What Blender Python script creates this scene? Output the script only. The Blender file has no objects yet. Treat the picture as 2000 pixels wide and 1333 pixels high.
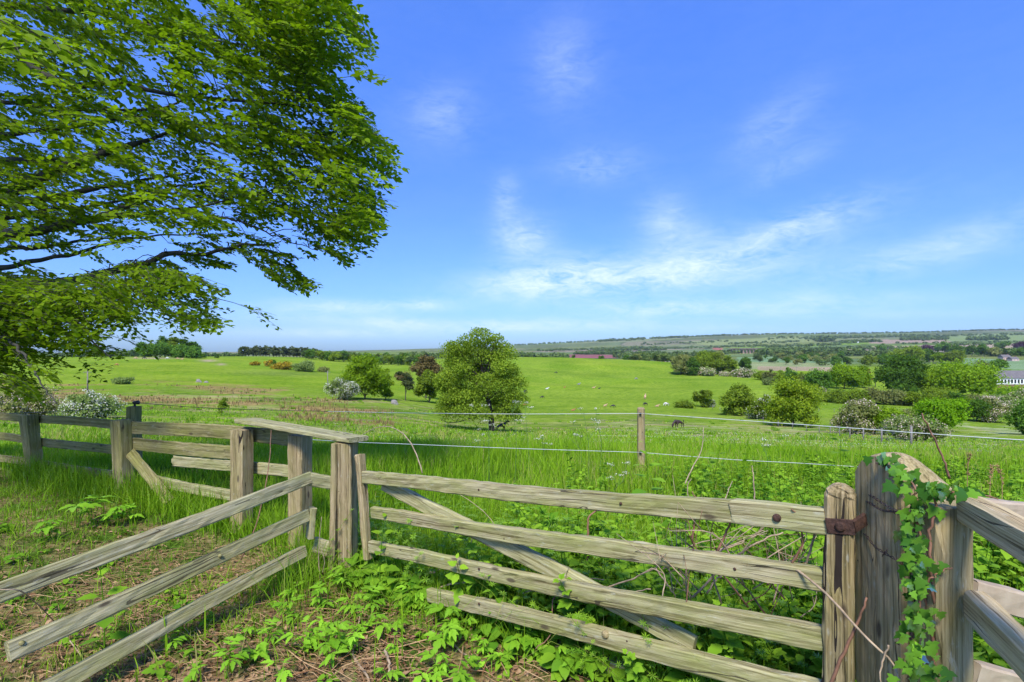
import bpy, math, random
import numpy as np
from mathutils import Vector, Matrix

SC = bpy.context.scene
COL = SC.collection
rng = np.random.default_rng(7)
random.seed(7)
EYE, HY, F = 1.6, 685.0, 1000.0        # eye height, horizon row of the photo, focal length in photo pixels
PI = math.pi

# ------------------------------------------------------------------ basics
def pt(px, py, Y):
    return np.array([(px - 1000.0) * Y / F, Y, EYE - (py - HY) * Y / F])

def tag(o, label=None, cat=None, group=None, kind=None):
    if label: o['label'] = label
    if cat: o['category'] = cat
    if group: o['group'] = group
    if kind: o['kind'] = kind
    return o

def empty(name, loc, label, cat, group=None, rz=0.0):
    o = bpy.data.objects.new(name, None)
    COL.objects.link(o)
    o.location = loc
    o.rotation_euler = (0, 0, rz)
    o.empty_display_size = 0.1
    return tag(o, label, cat, group)

def link(name, mesh, mat=None, parent=None, M=None):
    """M is a world matrix; parents are Empties with a location (and maybe z-rotation)."""
    o = bpy.data.objects.new(name, mesh)
    COL.objects.link(o)
    if mat is not None and not mesh.materials:
        mesh.materials.append(mat)
    W = M if M is not None else Matrix.Identity(4)
    if parent is not None:
        o.parent = parent
        P = Matrix.Identity(4)
        p = parent
        while p is not None:
            P = Matrix.LocRotScale(p.location, p.rotation_euler, p.scale) @ P
            p = p.parent
        if M is not None:
            o.matrix_local = P.inverted() @ W
    elif M is not None:
        o.matrix_local = W
    return o

def mesh_np(name, V, quads=None, tris=None, var=None, smooth=False, col=None):
    V = np.asarray(V, dtype=np.float32).reshape(-1, 3)
    parts, counts = [], []
    if quads is not None and len(quads):
        q = np.asarray(quads, dtype=np.int32).reshape(-1, 4)
        parts.append(q.ravel()); counts.append(np.full(len(q), 4, np.int32))
    if tris is not None and len(tris):
        t = np.asarray(tris, dtype=np.int32).reshape(-1, 3)
        parts.append(t.ravel()); counts.append(np.full(len(t), 3, np.int32))
    idx = np.concatenate(parts); cnt = np.concatenate(counts)
    m = bpy.data.meshes.new(name)
    m.vertices.add(len(V)); m.vertices.foreach_set('co', V.ravel())
    m.loops.add(len(idx)); m.loops.foreach_set('vertex_index', idx)
    m.polygons.add(len(cnt))
    m.polygons.foreach_set('loop_start', np.concatenate([[0], np.cumsum(cnt)[:-1]]).astype(np.int32))
    if smooth:
        m.polygons.foreach_set('use_smooth', np.ones(len(cnt), dtype=bool))
    m.update(calc_edges=True)
    if var is not None:
        a = m.attributes.new('var', 'FLOAT', 'POINT')
        a.data.foreach_set('value', np.asarray(var, dtype=np.float32))
    if col is not None:
        a = m.attributes.new('tint', 'FLOAT_COLOR', 'POINT')
        c = np.ones((len(V), 4), np.float32); c[:, :3] = col
        a.data.foreach_set('color', c.ravel())
    return m

WI = Matrix.Identity(4)      # for meshes made in world coordinates under a moved parent

class G:
    """collects pieces of one mesh"""
    def __init__(s): s.V, s.Q, s.T, s.A, s.n = [], [], [], [], 0
    def add(s, V, Q=None, T=None, var=0.5):
        V = np.asarray(V, dtype=np.float64).reshape(-1, 3)
        if Q is not None and len(Q): s.Q.append(np.asarray(Q).reshape(-1, 4) + s.n)
        if T is not None and len(T): s.T.append(np.asarray(T).reshape(-1, 3) + s.n)
        s.V.append(V); s.A.append(np.broadcast_to(np.asarray(var, dtype=np.float64), (len(V),)).copy())
        s.n += len(V)
        return s
    def mesh(s, name, smooth=False):
        return mesh_np(name, np.concatenate(s.V), np.concatenate(s.Q) if s.Q else None,
                       np.concatenate(s.T) if s.T else None, np.concatenate(s.A), smooth)

def tube(P, R, sides=6, cap=True):
    P = np.asarray(P, float); n = len(P)
    R = np.broadcast_to(np.asarray(R, float), (n,))
    d = np.gradient(P, axis=0)
    d /= np.maximum(np.linalg.norm(d, axis=1, keepdims=True), 1e-9)
    ref = np.array([0, 0, 1.0]) if abs(d[0, 2]) < 0.9 else np.array([1.0, 0, 0])
    a = np.cross(d, ref); a /= np.maximum(np.linalg.norm(a, axis=1, keepdims=True), 1e-9)
    b = np.cross(d, a)
    th = np.linspace(0, 2 * PI, sides, endpoint=False)
    V = P[:, None, :] + R[:, None, None] * (np.cos(th)[None, :, None] * a[:, None, :] + np.sin(th)[None, :, None] * b[:, None, :])
    V = V.reshape(-1, 3)
    i = np.arange(n - 1)[:, None] * sides; j = np.arange(sides)[None, :]; k = (j + 1) % sides
    Q = np.stack([i + j, i + k, i + sides + k, i + sides + j], -1).reshape(-1, 4)
    T = None
    if cap:
        V = np.concatenate([V, P[:1], P[-1:]])
        jj = np.arange(sides); kk = (jj + 1) % sides
        T = np.concatenate([np.stack([kk, jj, np.full(sides, n * sides)], -1),
                            np.stack([(n - 1) * sides + jj, (n - 1) * sides + kk, np.full(sides, n * sides + 1)], -1)])
    return V, Q, T

def smooth_path(P, n):
    """Catmull-Rom through control points (any columns)"""
    P = np.asarray(P, float)
    if len(P) == 2:
        t = np.linspace(0, 1, n)[:, None]
        return P[0] * (1 - t) + P[1] * t
    E = np.concatenate([[2 * P[0] - P[1]], P, [2 * P[-1] - P[-2]]])
    u = np.linspace(0, len(P) - 1 - 1e-6, n); i = u.astype(int); t = (u - i)[:, None]
    a, b, c, d = E[i], E[i + 1], E[i + 2], E[i + 3]
    return 0.5 * (2 * b + (c - a) * t + (2 * a - 5 * b + 4 * c - d) * t ** 2 + (3 * b - a - 3 * c + d) * t ** 3)

def unit(v):
    v = np.asarray(v, float)
    return v / np.maximum(np.linalg.norm(v, axis=-1, keepdims=True), 1e-9)

def frames(xdir, nrm):
    """(n,3,3) matrices with columns x, y, z; z near nrm"""
    x = unit(xdir); y = unit(np.cross(nrm, x)); z = np.cross(x, y)
    return np.stack([x, y, z], -1)

def replicate(TV, TQ, TT, M, T, S=None):
    n, k = len(T), len(TV)
    if S is not None:
        S = np.asarray(S, float)
        M = M * (S.reshape(-1, 1, 1) if S.ndim < 2 else S[:, None, :])
    V = np.einsum('nij,kj->nki', M, TV) + T[:, None, :]
    off = (np.arange(n) * k)[:, None, None]
    Q = (np.asarray(TQ)[None] + off).reshape(-1, 4) if TQ is not None and len(TQ) else None
    Tt = (np.asarray(TT)[None] + off).reshape(-1, 3) if TT is not None and len(TT) else None
    return V.reshape(-1, 3), Q, Tt

def sstep(a, b, x):
    t = np.clip((np.asarray(x, float) - a) / (b - a), 0, 1)
    return t * t * (3 - 2 * t)

_ph = np.random.default_rng(3).uniform(0, 6.28, (64, 4))
def wob(x, y, f, seed=0, octs=4):
    """cheap smooth noise about -1..1"""
    s = 0; a = 1.0; tot = 0
    for o in range(octs):
        for q in range(3):
            p = _ph[(seed * 7 + o * 3 + q) % 64]
            ang = p[0]
            s = s + a * np.sin(f * (x * math.cos(ang) + y * math.sin(ang)) * (1 + 0.37 * q) + p[1] + 1.3 * np.sin(f * 0.6 * (y * math.cos(ang) - x * math.sin(ang)) + p[2]))
        tot += a * 1.8; a *= 0.55; f *= 2.05
    return s / tot

# ------------------------------------------------------------------ terrain
TY = np.array([6, 10, 20, 40, 60, 90, 130, 180, 250, 350, 500, 700, 1000, 1500, 2200, 3200, 4500, 7000.])
TX = np.array([-800, 0, 250, 500, 750, 1000, 1250, 1500, 1750, 2000, 2800.])
TP = np.array([
 [952, 880, 845, 815, 795, 775, 755, 735, 712, 700, 698, 697, 696, 694, 692, 690, 689, 689],
 [952, 882, 850, 822, 802, 780, 757, 735, 712, 700, 698, 698, 697, 695, 693, 691, 690, 690],
 [952, 884, 850, 822, 802, 778, 756, 735, 712, 697, 697.5, 697, 696, 694, 692, 690, 689, 689],
 [952, 884, 852, 826, 808, 782, 762, 745, 722, 704, 696.5, 697, 696, 694, 691, 689, 687.5, 688],
 [952, 885, 857, 836, 818, 795, 775, 757, 740, 724, 708, 700, 697, 692, 689, 686, 684, 685],
 [952, 886, 862, 850, 842, 826, 806, 788, 762, 728, 698, 702, 700, 694, 690, 682, 675, 680],
 [952, 886, 863, 851, 843, 828, 806, 786, 764, 738, 705, 706, 703, 695, 688, 678, 663, 668],
 [952, 890, 868, 857, 850, 836, 812, 788, 760, 738, 722, 712, 698, 690, 681, 668, 654, 660],
 [952, 895, 878, 866, 856, 842, 820, 792, 764, 743, 726, 712, 697, 685, 672, 660, 651, 657],
 [952, 900, 886, 876, 866, 850, 830, 802, 768, 745, 722, 704, 692, 680, 668, 655, 645, 651],
 [952, 902, 890, 880, 870, 852, 832, 806, 772, 748, 724, 704, 690, 678, 665, 652, 642, 648.]])

def hermite(x, Yv, xn):
    """monotone-limited cubic along axis 0 of Yv"""
    h = np.diff(x)[:, None]; s = np.diff(Yv, axis=0) / h
    m = np.zeros_like(Yv)
    m[0], m[-1] = s[0], s[-1]
    same = s[:-1] * s[1:] > 0
    m[1:-1] = np.where(same, 2 * s[:-1] * s[1:] / np.where(same, s[:-1] + s[1:], 1), 0)
    i = np.clip(np.searchsorted(x, xn) - 1, 0, len(x) - 2)
    hh = h[i]; t = ((xn - x[i]) / (x[i + 1] - x[i]))[:, None]
    return ((2 * t ** 3 - 3 * t ** 2 + 1) * Yv[i] + (t ** 3 - 2 * t ** 2 + t) * hh * m[i]
            + (-2 * t ** 3 + 3 * t ** 2) * Yv[i + 1] + (t ** 3 - t ** 2) * hh * m[i + 1])

LG = np.linspace(math.log(6), math.log(7000), 260)
XG = np.arange(-800, 2801, 10.0)
_d = hermite(np.log(TY), TP.T.copy(), LG)
PG = hermite(TX, _d.T.copy(), XG)          # (px, logY)

def height(X, Y):
    X, Y = np.broadcast_arrays(np.asarray(X, float), np.asarray(Y, float))
    Ys = np.maximum(Y, 6.0)
    px = np.clip(1000 + 1000 * X / Ys, -800, 2799.9)
    u = (px + 800) / 10.0; i = np.minimum(u.astype(int), len(XG) - 2); fu = u - i
    v = np.clip((np.log(Ys) - LG[0]) / (LG[1] - LG[0]), 0, len(LG) - 1.001); j = v.astype(int); fv = v - j
    py = (PG[i, j] * (1 - fu) + PG[i + 1, j] * fu) * (1 - fv) + (PG[i, j + 1] * (1 - fu) + PG[i + 1, j + 1] * fu) * fv
    zt = EYE - (py - HY) * Ys / F
    zt = zt + 0.10 * sstep(9, 25, Ys) * (1 - sstep(150, 400, Ys)) * wob(X, Ys, 0.35, 1)
    zt = zt + 0.85 * sstep(120, 200, Ys) * (1 - sstep(430, 560, Ys)) * np.sin(Ys * 0.075 + 0.012 * X + 1.2 * np.sin(X * 0.013)) * sstep(700, 950, px)
    zt = zt + 2.0 * sstep(900, 2500, Ys) * wob(X, Ys, 0.004, 4)
    zn = 0.035 * wob(X, Y, 1.4, 2) + 0.10 * sstep(-1.5, -4.5, X)
    w = sstep(5.5, 9.0, Y)
    return zn * (1 - w) + zt * w

_YS = np.geomspace(5, 4400, 1600)
def Yof(px, py):
    X = (px - 1000) / F * _YS
    q = HY + F * (EYE - height(X, _YS)) / _YS
    k = np.nonzero(q <= py)[0]
    return float(_YS[k[0]]) if len(k) else float(_YS[np.argmin(q)])

def ground(px, py):
    """the point of the terrain seen at that pixel, and its depth"""
    Y = Yof(px, py); X = (px - 1000) / F * Y
    return np.array([X, Y, float(height(X, Y))]), Y

# gate line in plan: camera side of it is the trodden yard
GA, GB = np.array([-1.03, 3.55]), np.array([1.06, 1.75])
def beyond(X, Y):
    """>0 beyond the gate/fence line"""
    d = GB - GA
    s1 = (X - GA[0]) * (-d[1]) + (Y - GA[1]) * d[0]
    s1 = s1 / np.linalg.norm(d)
    # back fence line from (-1.8,4.25) to (-5.8,6.2)
    a, b = np.array([-1.78, 4.3]), np.array([-5.83, 6.2]); e = a - b
    s2 = ((X - b[0]) * (-e[1]) + (Y - b[1]) * e[0]) / np.linalg.norm(e)
    return np.where(X < -1.3, s2, s1)

# ------------------------------------------------------------------ materials
def new_mat(name):
    m = bpy.data.materials.new(name); m.use_nodes = True
    nt = m.node_tree; nt.nodes.clear()
    out = nt.nodes.new('ShaderNodeOutputMaterial')
    return m, nt, out

def N(nt, typ, **kw):
    n = nt.nodes.new(typ)
    for k, v in kw.items():
        if k == 'inp':
            for a, b in v.items(): n.inputs[a].default_value = b
        else: setattr(n, k, v)
    return n

def L(nt, a, b): nt.links.new(a, b)

def ramp(nt, stops):
    r = nt.nodes.new('ShaderNodeValToRGB'); e = r.color_ramp.elements
    while len(e) < len(stops): e.new(0.5)
    for k, (p, c) in enumerate(stops):
        e[k].position = p; e[k].color = (*c, 1) if len(c) == 3 else c
    return r

def leafmat(name, dark, light, trans=0.35, gloss=0.0, rnd=0.25, rough=0.45, boost=1.3, third=None):
    m, nt, out = new_mat(name)
    at = N(nt, 'ShaderNodeAttribute', attribute_name='var')
    dark = tuple(x * boost for x in dark); light = tuple(min(.9, x * boost) for x in light)
    r = ramp(nt, [(0.0, dark), (1.0, light)] if third is None else [(0.0, dark), (0.80, light), (1.0, third)])
    L(nt, at.outputs['Fac'], r.inputs[0])
    oi = N(nt, 'ShaderNodeObjectInfo')
    hs = N(nt, 'ShaderNodeHueSaturation')
    mr = N(nt, 'ShaderNodeMapRange', inp={3: 1 - rnd, 4: 1 + rnd}); L(nt, oi.outputs['Random'], mr.inputs[0])
    L(nt, mr.outputs[0], hs.inputs['Value']); L(nt, r.outputs[0], hs.inputs['Color'])
    d = N(nt, 'ShaderNodeBsdfDiffuse'); t = N(nt, 'ShaderNodeBsdfTranslucent')
    hs2 = N(nt, 'ShaderNodeMixRGB', blend_type='MULTIPLY', inp={0: 1.0, 2: (1.15, 1.25, 0.55, 1)}); L(nt, hs.outputs[0], hs2.inputs[1])
    L(nt, hs.outputs[0], d.inputs[0]); L(nt, hs2.outputs[0], t.inputs[0])
    mx = N(nt, 'ShaderNodeMixShader', inp={0: trans}); L(nt, d.outputs[0], mx.inputs[1]); L(nt, t.outputs[0], mx.inputs[2])
    last = mx
    if gloss > 0:
        g = N(nt, 'ShaderNodeBsdfGlossy', inp={'Roughness': rough, 'Color': (0.9, 0.95, 0.9, 1)})
        fr = N(nt, 'ShaderNodeFresnel', inp={0: 1.4})
        ml = N(nt, 'ShaderNodeMath', operation='MULTIPLY', inp={1: gloss}); L(nt, fr.outputs[0], ml.inputs[0])
        mg = N(nt, 'ShaderNodeMixShader'); L(nt, ml.outputs[0], mg.inputs[0]); L(nt, mx.outputs[0], mg.inputs[1]); L(nt, g.outputs[0], mg.inputs[2])
        last = mg
    L(nt, last.outputs[0], out.inputs[0])
    return m

def plain(name, c, rough=0.7, metal=0.0, noise=0.0, scale=20.0, c2=None, bump=0.0, gen='Object'):
    m, nt, out = new_mat(name)
    b = N(nt, 'ShaderNodeBsdfPrincipled', inp={'Roughness': rough, 'Metallic': metal})
    tc = N(nt, 'ShaderNodeTexCoord')
    nz = N(nt, 'ShaderNodeTexNoise', inp={'Scale': scale, 'Detail': 6.0, 'Roughness': 0.6}); L(nt, tc.outputs[gen], nz.inputs['Vector'])
    c2 = c2 or tuple(x * (1 - noise) for x in c)
    r = ramp(nt, [(0.35, c2), (0.65, c)]); L(nt, nz.outputs[0], r.inputs[0]); L(nt, r.outputs[0], b.inputs['Base Color'])
    if bump:
        bp = N(nt, 'ShaderNodeBump', inp={'Strength': bump, 'Distance': 0.02}); L(nt, nz.outputs[0], bp.inputs['Height']); L(nt, bp.outputs[0], b.inputs['Normal'])
    L(nt, b.outputs[0], out.inputs[0])
    return m

def woodmat(name, dark, mid, pale, moss, moss_amt=0.5, crack=0.5, grain=1.0):
    """grain runs along local X"""
    m, nt, out = new_mat(name)
    tc = N(nt, 'ShaderNodeTexCoord'); oi = N(nt, 'ShaderNodeObjectInfo')
    add = N(nt, 'ShaderNodeVectorMath', operation='ADD'); sc = N(nt, 'ShaderNodeVectorMath', operation='SCALE', inp={3: 37.0})
    cb = N(nt, 'ShaderNodeCombineXYZ'); L(nt, oi.outputs['Random'], cb.inputs[0]); L(nt, oi.outputs['Random'], cb.inputs[1]); L(nt, oi.outputs['Random'], cb.inputs[2])
    L(nt, cb.outputs[0], sc.inputs[0]); L(nt, tc.outputs['Object'], add.inputs[0]); L(nt, sc.outputs[0], add.inputs[1])
    # slow wandering of the grain, with knots that push it aside
    mpw = N(nt, 'ShaderNodeMapping'); mpw.inputs['Scale'].default_value = (2.2, 7, 7); L(nt, add.outputs[0], mpw.inputs['Vector'])
    wv = N(nt, 'ShaderNodeTexNoise', inp={'Scale': 1.0, 'Detail': 1.0}); L(nt, mpw.outputs[0], wv.inputs['Vector'])
    sub = N(nt, 'ShaderNodeVectorMath', operation='SUBTRACT', inp={1: (0.5, 0.5, 0.5)}); L(nt, wv.outputs['Color'], sub.inputs[0])
    s2 = N(nt, 'ShaderNodeVectorMath', operation='SCALE', inp={3: 0.022}); L(nt, sub.outputs[0], s2.inputs[0])
    a2 = N(nt, 'ShaderNodeVectorMath', operation='ADD'); L(nt, add.outputs[0], a2.inputs[0]); L(nt, s2.outputs[0], a2.inputs[1])
    mp = N(nt, 'ShaderNodeMapping'); mp.inputs['Scale'].default_value = (1.3, 130 * grain, 130 * grain); L(nt, a2.outputs[0], mp.inputs['Vector'])
    g1 = N(nt, 'ShaderNodeTexNoise', inp={'Scale': 1.0, 'Detail': 5.0, 'Roughness': 0.65}); L(nt, mp.outputs[0], g1.inputs['Vector'])
    mp2 = N(nt, 'ShaderNodeMapping'); mp2.inputs['Scale'].default_value = (0.7, 34, 34); L(nt, a2.outputs[0], mp2.inputs['Vector'])
    g2 = N(nt, 'ShaderNodeTexNoise', inp={'Scale': 1.0, 'Detail': 4.0, 'Roughness': 0.6}); L(nt, mp2.outputs[0], g2.inputs['Vector'])
    mixg = N(nt, 'ShaderNodeMath', operation='MULTIPLY_ADD', inp={1: 0.6}); L(nt, g1.outputs[0], mixg.inputs[0])
    hg = N(nt, 'ShaderNodeMath', operation='MULTIPLY', inp={1: 0.4}); L(nt, g2.outputs[0], hg.inputs[0]); L(nt, hg.outputs[0], mixg.inputs[2])
    r = ramp(nt, [(0.385, dark), (0.46, mid), (0.585, pale)]); L(nt, mixg.outputs[0], r.inputs[0])
    # blotches of weather and algae
    mpm = N(nt, 'ShaderNodeMapping'); mpm.inputs['Scale'].default_value = (2.5, 9, 9); L(nt, add.outputs[0], mpm.inputs['Vector'])
    n3 = N(nt, 'ShaderNodeTexNoise', inp={'Scale': 1.0, 'Detail': 7.0, 'Roughness': 0.72}); L(nt, mpm.outputs[0], n3.inputs['Vector'])
    mr = N(nt, 'ShaderNodeMapRange', inp={1: 0.36, 2: 0.64, 3: 0.0, 4: moss_amt}); L(nt, n3.outputs[0], mr.inputs[0])
    mx = N(nt, 'ShaderNodeMixRGB'); L(nt, mr.outputs[0], mx.inputs[0]); L(nt, r.outputs[0], mx.inputs[1])
    mm = N(nt, 'ShaderNodeMixRGB', blend_type='MULTIPLY', inp={0: 0.75}); mm.inputs[1].default_value = (*moss, 1)
    rr = ramp(nt, [(0.3, (0.35, 0.35, 0.35)), (0.6, (1.3, 1.3, 1.3))]); L(nt, mixg.outputs[0], rr.inputs[0]); L(nt, rr.outputs[0], mm.inputs[2])
    L(nt, mm.outputs[0], mx.inputs[2])
    # grey lichen specks
    mp4 = N(nt, 'ShaderNodeMapping'); mp4.inputs['Scale'].default_value = (14, 55, 55); L(nt, add.outputs[0], mp4.inputs['Vector'])
    n4 = N(nt, 'ShaderNodeTexNoise', inp={'Scale': 1.0, 'Detail': 4.0, 'Roughness': .65}); L(nt, mp4.outputs[0], n4.inputs['Vector'])
    lr = N(nt, 'ShaderNodeMapRange', inp={1: 0.60, 2: 0.72, 3: 0.0, 4: 0.40}); L(nt, n4.outputs[0], lr.inputs[0])
    ml = N(nt, 'ShaderNodeMixRGB', inp={2: (0.46, 0.47, 0.38, 1)}); L(nt, lr.outputs[0], ml.inputs[0]); L(nt, mx.outputs[0], ml.inputs[1])
    # knots and nail holes
    mk = N(nt, 'ShaderNodeMapping'); mk.inputs['Scale'].default_value = (3.2, 9, 9); L(nt, add.outputs[0], mk.inputs['Vector'])
    vo = N(nt, 'ShaderNodeTexVoronoi', inp={'Scale': 1.0, 'Randomness': 1.0}); L(nt, mk.outputs[0], vo.inputs['Vector'])
    kr = N(nt, 'ShaderNodeMapRange', inp={1: 0.07, 2: 0.13, 3: 0.85, 4: 0.0}); L(nt, vo.outputs['Distance'], kr.inputs[0])
    mkx = N(nt, 'ShaderNodeMixRGB', inp={2: (0.06, 0.042, 0.025, 1)}); L(nt, kr.outputs[0], mkx.inputs[0]); L(nt, ml.outputs[0], mkx.inputs[1])
    # long drying cracks
    mp3 = N(nt, 'ShaderNodeMapping'); mp3.inputs['Scale'].default_value = (0.9, 17, 17); L(nt, a2.outputs[0], mp3.inputs['Vector'])
    g3 = N(nt, 'ShaderNodeTexNoise', inp={'Scale': 1.0, 'Detail': 1.0}); L(nt, mp3.outputs[0], g3.inputs['Vector'])
    ab = N(nt, 'ShaderNodeMath', operation='SUBTRACT', inp={1: 0.5}); L(nt, g3.outputs[0], ab.inputs[0])
    ab2 = N(nt, 'ShaderNodeMath', operation='ABSOLUTE'); L(nt, ab.outputs[0], ab2.inputs[0])
    n5 = N(nt, 'ShaderNodeTexNoise', inp={'Scale': 2.5}); L(nt, add.outputs[0], n5.inputs['Vector'])
    cth = N(nt, 'ShaderNodeMapRange', inp={1: 0.5, 2: 0.7, 3: 0.0, 4: 0.016}); L(nt, n5.outputs[0], cth.inputs[0])
    lt = N(nt, 'ShaderNodeMath', operation='LESS_THAN'); L(nt, ab2.outputs[0], lt.inputs[0]); L(nt, cth.outputs[0], lt.inputs[1])
    cm = N(nt, 'ShaderNodeMath', operation='MULTIPLY', inp={1: crack}); L(nt, lt.outputs[0], cm.inputs[0])
    mc = N(nt, 'ShaderNodeMixRGB', inp={2: (0.025, 0.018, 0.012, 1)}); L(nt, cm.outputs[0], mc.inputs[0]); L(nt, mkx.outputs[0], mc.inputs[1])
    b = N(nt, 'ShaderNodeBsdfPrincipled', inp={'Roughness': 0.85, 'Specular IOR Level': 0.25})
    L(nt, mc.outputs[0], b.inputs['Base Color'])
    hb = N(nt, 'ShaderNodeMath', operation='SUBTRACT'); L(nt, mixg.outputs[0], hb.inputs[0]); L(nt, cm.outputs[0], hb.inputs[1])
    bp = N(nt, 'ShaderNodeBump', inp={'Strength': 0.7, 'Distance': 0.006}); L(nt, hb.outputs[0], bp.inputs['Height']); L(nt, bp.outputs[0], b.inputs['Normal'])
    L(nt, b.outputs[0], out.inputs[0])
    return m

GRN = (0.13, 0.15, 0.028)
W_GATE = woodmat('weathered_gate_wood', (0.09, 0.065, 0.027), (0.262, 0.22, 0.112), (0.43, 0.38, 0.22), (0.21, 0.222, 0.05), 0.75, 0.8)
W_PALE = woodmat('pale_rail_wood', (0.115, 0.086, 0.036), (0.30, 0.258, 0.13), (0.475, 0.425, 0.255), (0.235, 0.245, 0.066), 0.65, 0.7)
W_POST = woodmat('grey_post_wood', (0.09, 0.062, 0.029), (0.275, 0.204, 0.102), (0.43, 0.335, 0.185), (0.185, 0.172, 0.04), 0.5, 1.0)
W_DARK = woodmat('dark_mossy_fence_wood', (0.07, 0.055, 0.026), (0.21, 0.175, 0.078), (0.35, 0.30, 0.145), (0.18, 0.18, 0.036), 0.8, 0.6)
W_GREY = woodmat('silver_grey_wood', (0.13, 0.09, 0.045), (0.42, 0.315, 0.165), (0.60, 0.48, 0.28), (0.27, 0.235, 0.07), 0.3, 0.8)
RUST = plain('rusty_iron', (0.10, 0.05, 0.033), 0.8, 0.4, 0.6, 60, bump=0.4)
WIRE = plain('galvanised_wire', (0.35, 0.34, 0.33), 0.45, 0.8, 0.3)
RUSTW = plain('rusty_wire', (0.10, 0.07, 0.055), 0.7, 0.5, 0.4)
TAPE = plain('white_fence_rope', (0.55, 0.58, 0.54), 0.6, 0.0, 0.1)
BLACKP = plain('black_plastic', (0.02, 0.02, 0.02), 0.4)
STEM = plain('dry_stem', (0.42, 0.31, 0.19), 0.8, 0, 0.5, 30)
STEMR = plain('red_brown_stem', (0.25, 0.12, 0.065), 0.75, 0, 0.5, 30)
GSTEM = plain('green_stem', (0.10, 0.20, 0.03), 0.6, 0, 0.3, 30)
BARK = plain('bark', (0.085, 0.07, 0.05), 0.9, 0, 0.6, 14, bump=0.8)
BARKB = plain('beech_bark', (0.075, 0.066, 0.05), 0.85, 0, 0.55, 9, c2=(0.03, 0.032, 0.018), bump=0.4)
ROCK = plain('pale_stone', (0.27, 0.245, 0.20), 0.9, 0, 0.5, 3, bump=0.6)

LF_BEECH = leafmat('beech_leaf', (0.115, 0.195, 0.005), (0.26, 0.39, 0.010), 0.56, 0.10)
LF_TREE = leafmat('tree_leaf', (0.085, 0.132, 0.012), (0.185, 0.258, 0.024), 0.36)
LF_BRIGHT = leafmat('bright_leaf', (0.10, 0.18, 0.010), (0.20, 0.31, 0.016), 0.35, rnd=0.15)
LF_GOLD = leafmat('golden_leaf', (0.12, 0.19, 0.010), (0.25, 0.33, 0.025), 0.35, rnd=0.1)
LF_DARK = leafmat('dark_leaf', (0.045, 0.10, 0.013), (0.095, 0.185, 0.022), 0.30)
LF_PINE = leafmat('pine_needle', (0.038, 0.058, 0.018), (0.085, 0.105, 0.035), 0.15)
LF_RED = leafmat('russet_leaf', (0.070, 0.058, 0.020), (0.145, 0.115, 0.042), 0.2)
LF_PURPLE = leafmat('purple_leaf', (0.05, 0.025, 0.04), (0.10, 0.05, 0.07), 0.2)
LF_GREY = leafmat('grey_green_leaf', (0.10, 0.145, 0.035), (0.20, 0.26, 0.075), 0.3)
LF_OLIVE = leafmat('olive_leaf', (0.10, 0.13, 0.03), (0.21, 0.22, 0.07), 0.3)
LF_FAR = leafmat('far_leaf', (0.050, 0.085, 0.022), (0.11, 0.155, 0.045), 0.2, rnd=0.35)
LF_GORSE = leafmat('gorse_bloom', (0.10, 0.10, 0.015), (0.42, 0.27, 0.02), 0.2)
LF_WHITE = leafmat('may_blossom', (0.42, 0.42, 0.32), (0.68, 0.67, 0.56), 0.25, rnd=0.05, boost=1.0)
LF_PINK = leafmat('faded_blossom', (0.48, 0.36, 0.28), (0.72, 0.62, 0.50), 0.25, rnd=0.08, boost=1.0)
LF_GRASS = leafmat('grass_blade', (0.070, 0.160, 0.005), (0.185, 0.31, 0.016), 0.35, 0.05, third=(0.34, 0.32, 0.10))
LF_RUSH = leafmat('dry_rush', (0.19, 0.14, 0.050), (0.38, 0.285, 0.13), 0.25, boost=1.0)
LF_NETTLE = leafmat('nettle_leaf', (0.050, 0.145, 0.010), (0.175, 0.30, 0.018), 0.33, 0.08)
LF_SEED = leafmat('seedling_leaf', (0.095, 0.225, 0.010), (0.21, 0.40, 0.025), 0.35, 0.25, rnd=0.15)
LF_IVY = leafmat('ivy_leaf', (0.025, 0.085, 0.012), (0.15, 0.32, 0.025), 0.25, 0.3, rnd=0.0, rough=0.3)
LF_LITTER = leafmat('dead_leaf', (0.13, 0.065, 0.03), (0.47, 0.31, 0.17), 0.15, boost=1.0)
LF_STRAW = leafmat('straw', (0.19, 0.09, 0.04), (0.50, 0.335, 0.17), 0.1, boost=1.0)

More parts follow.
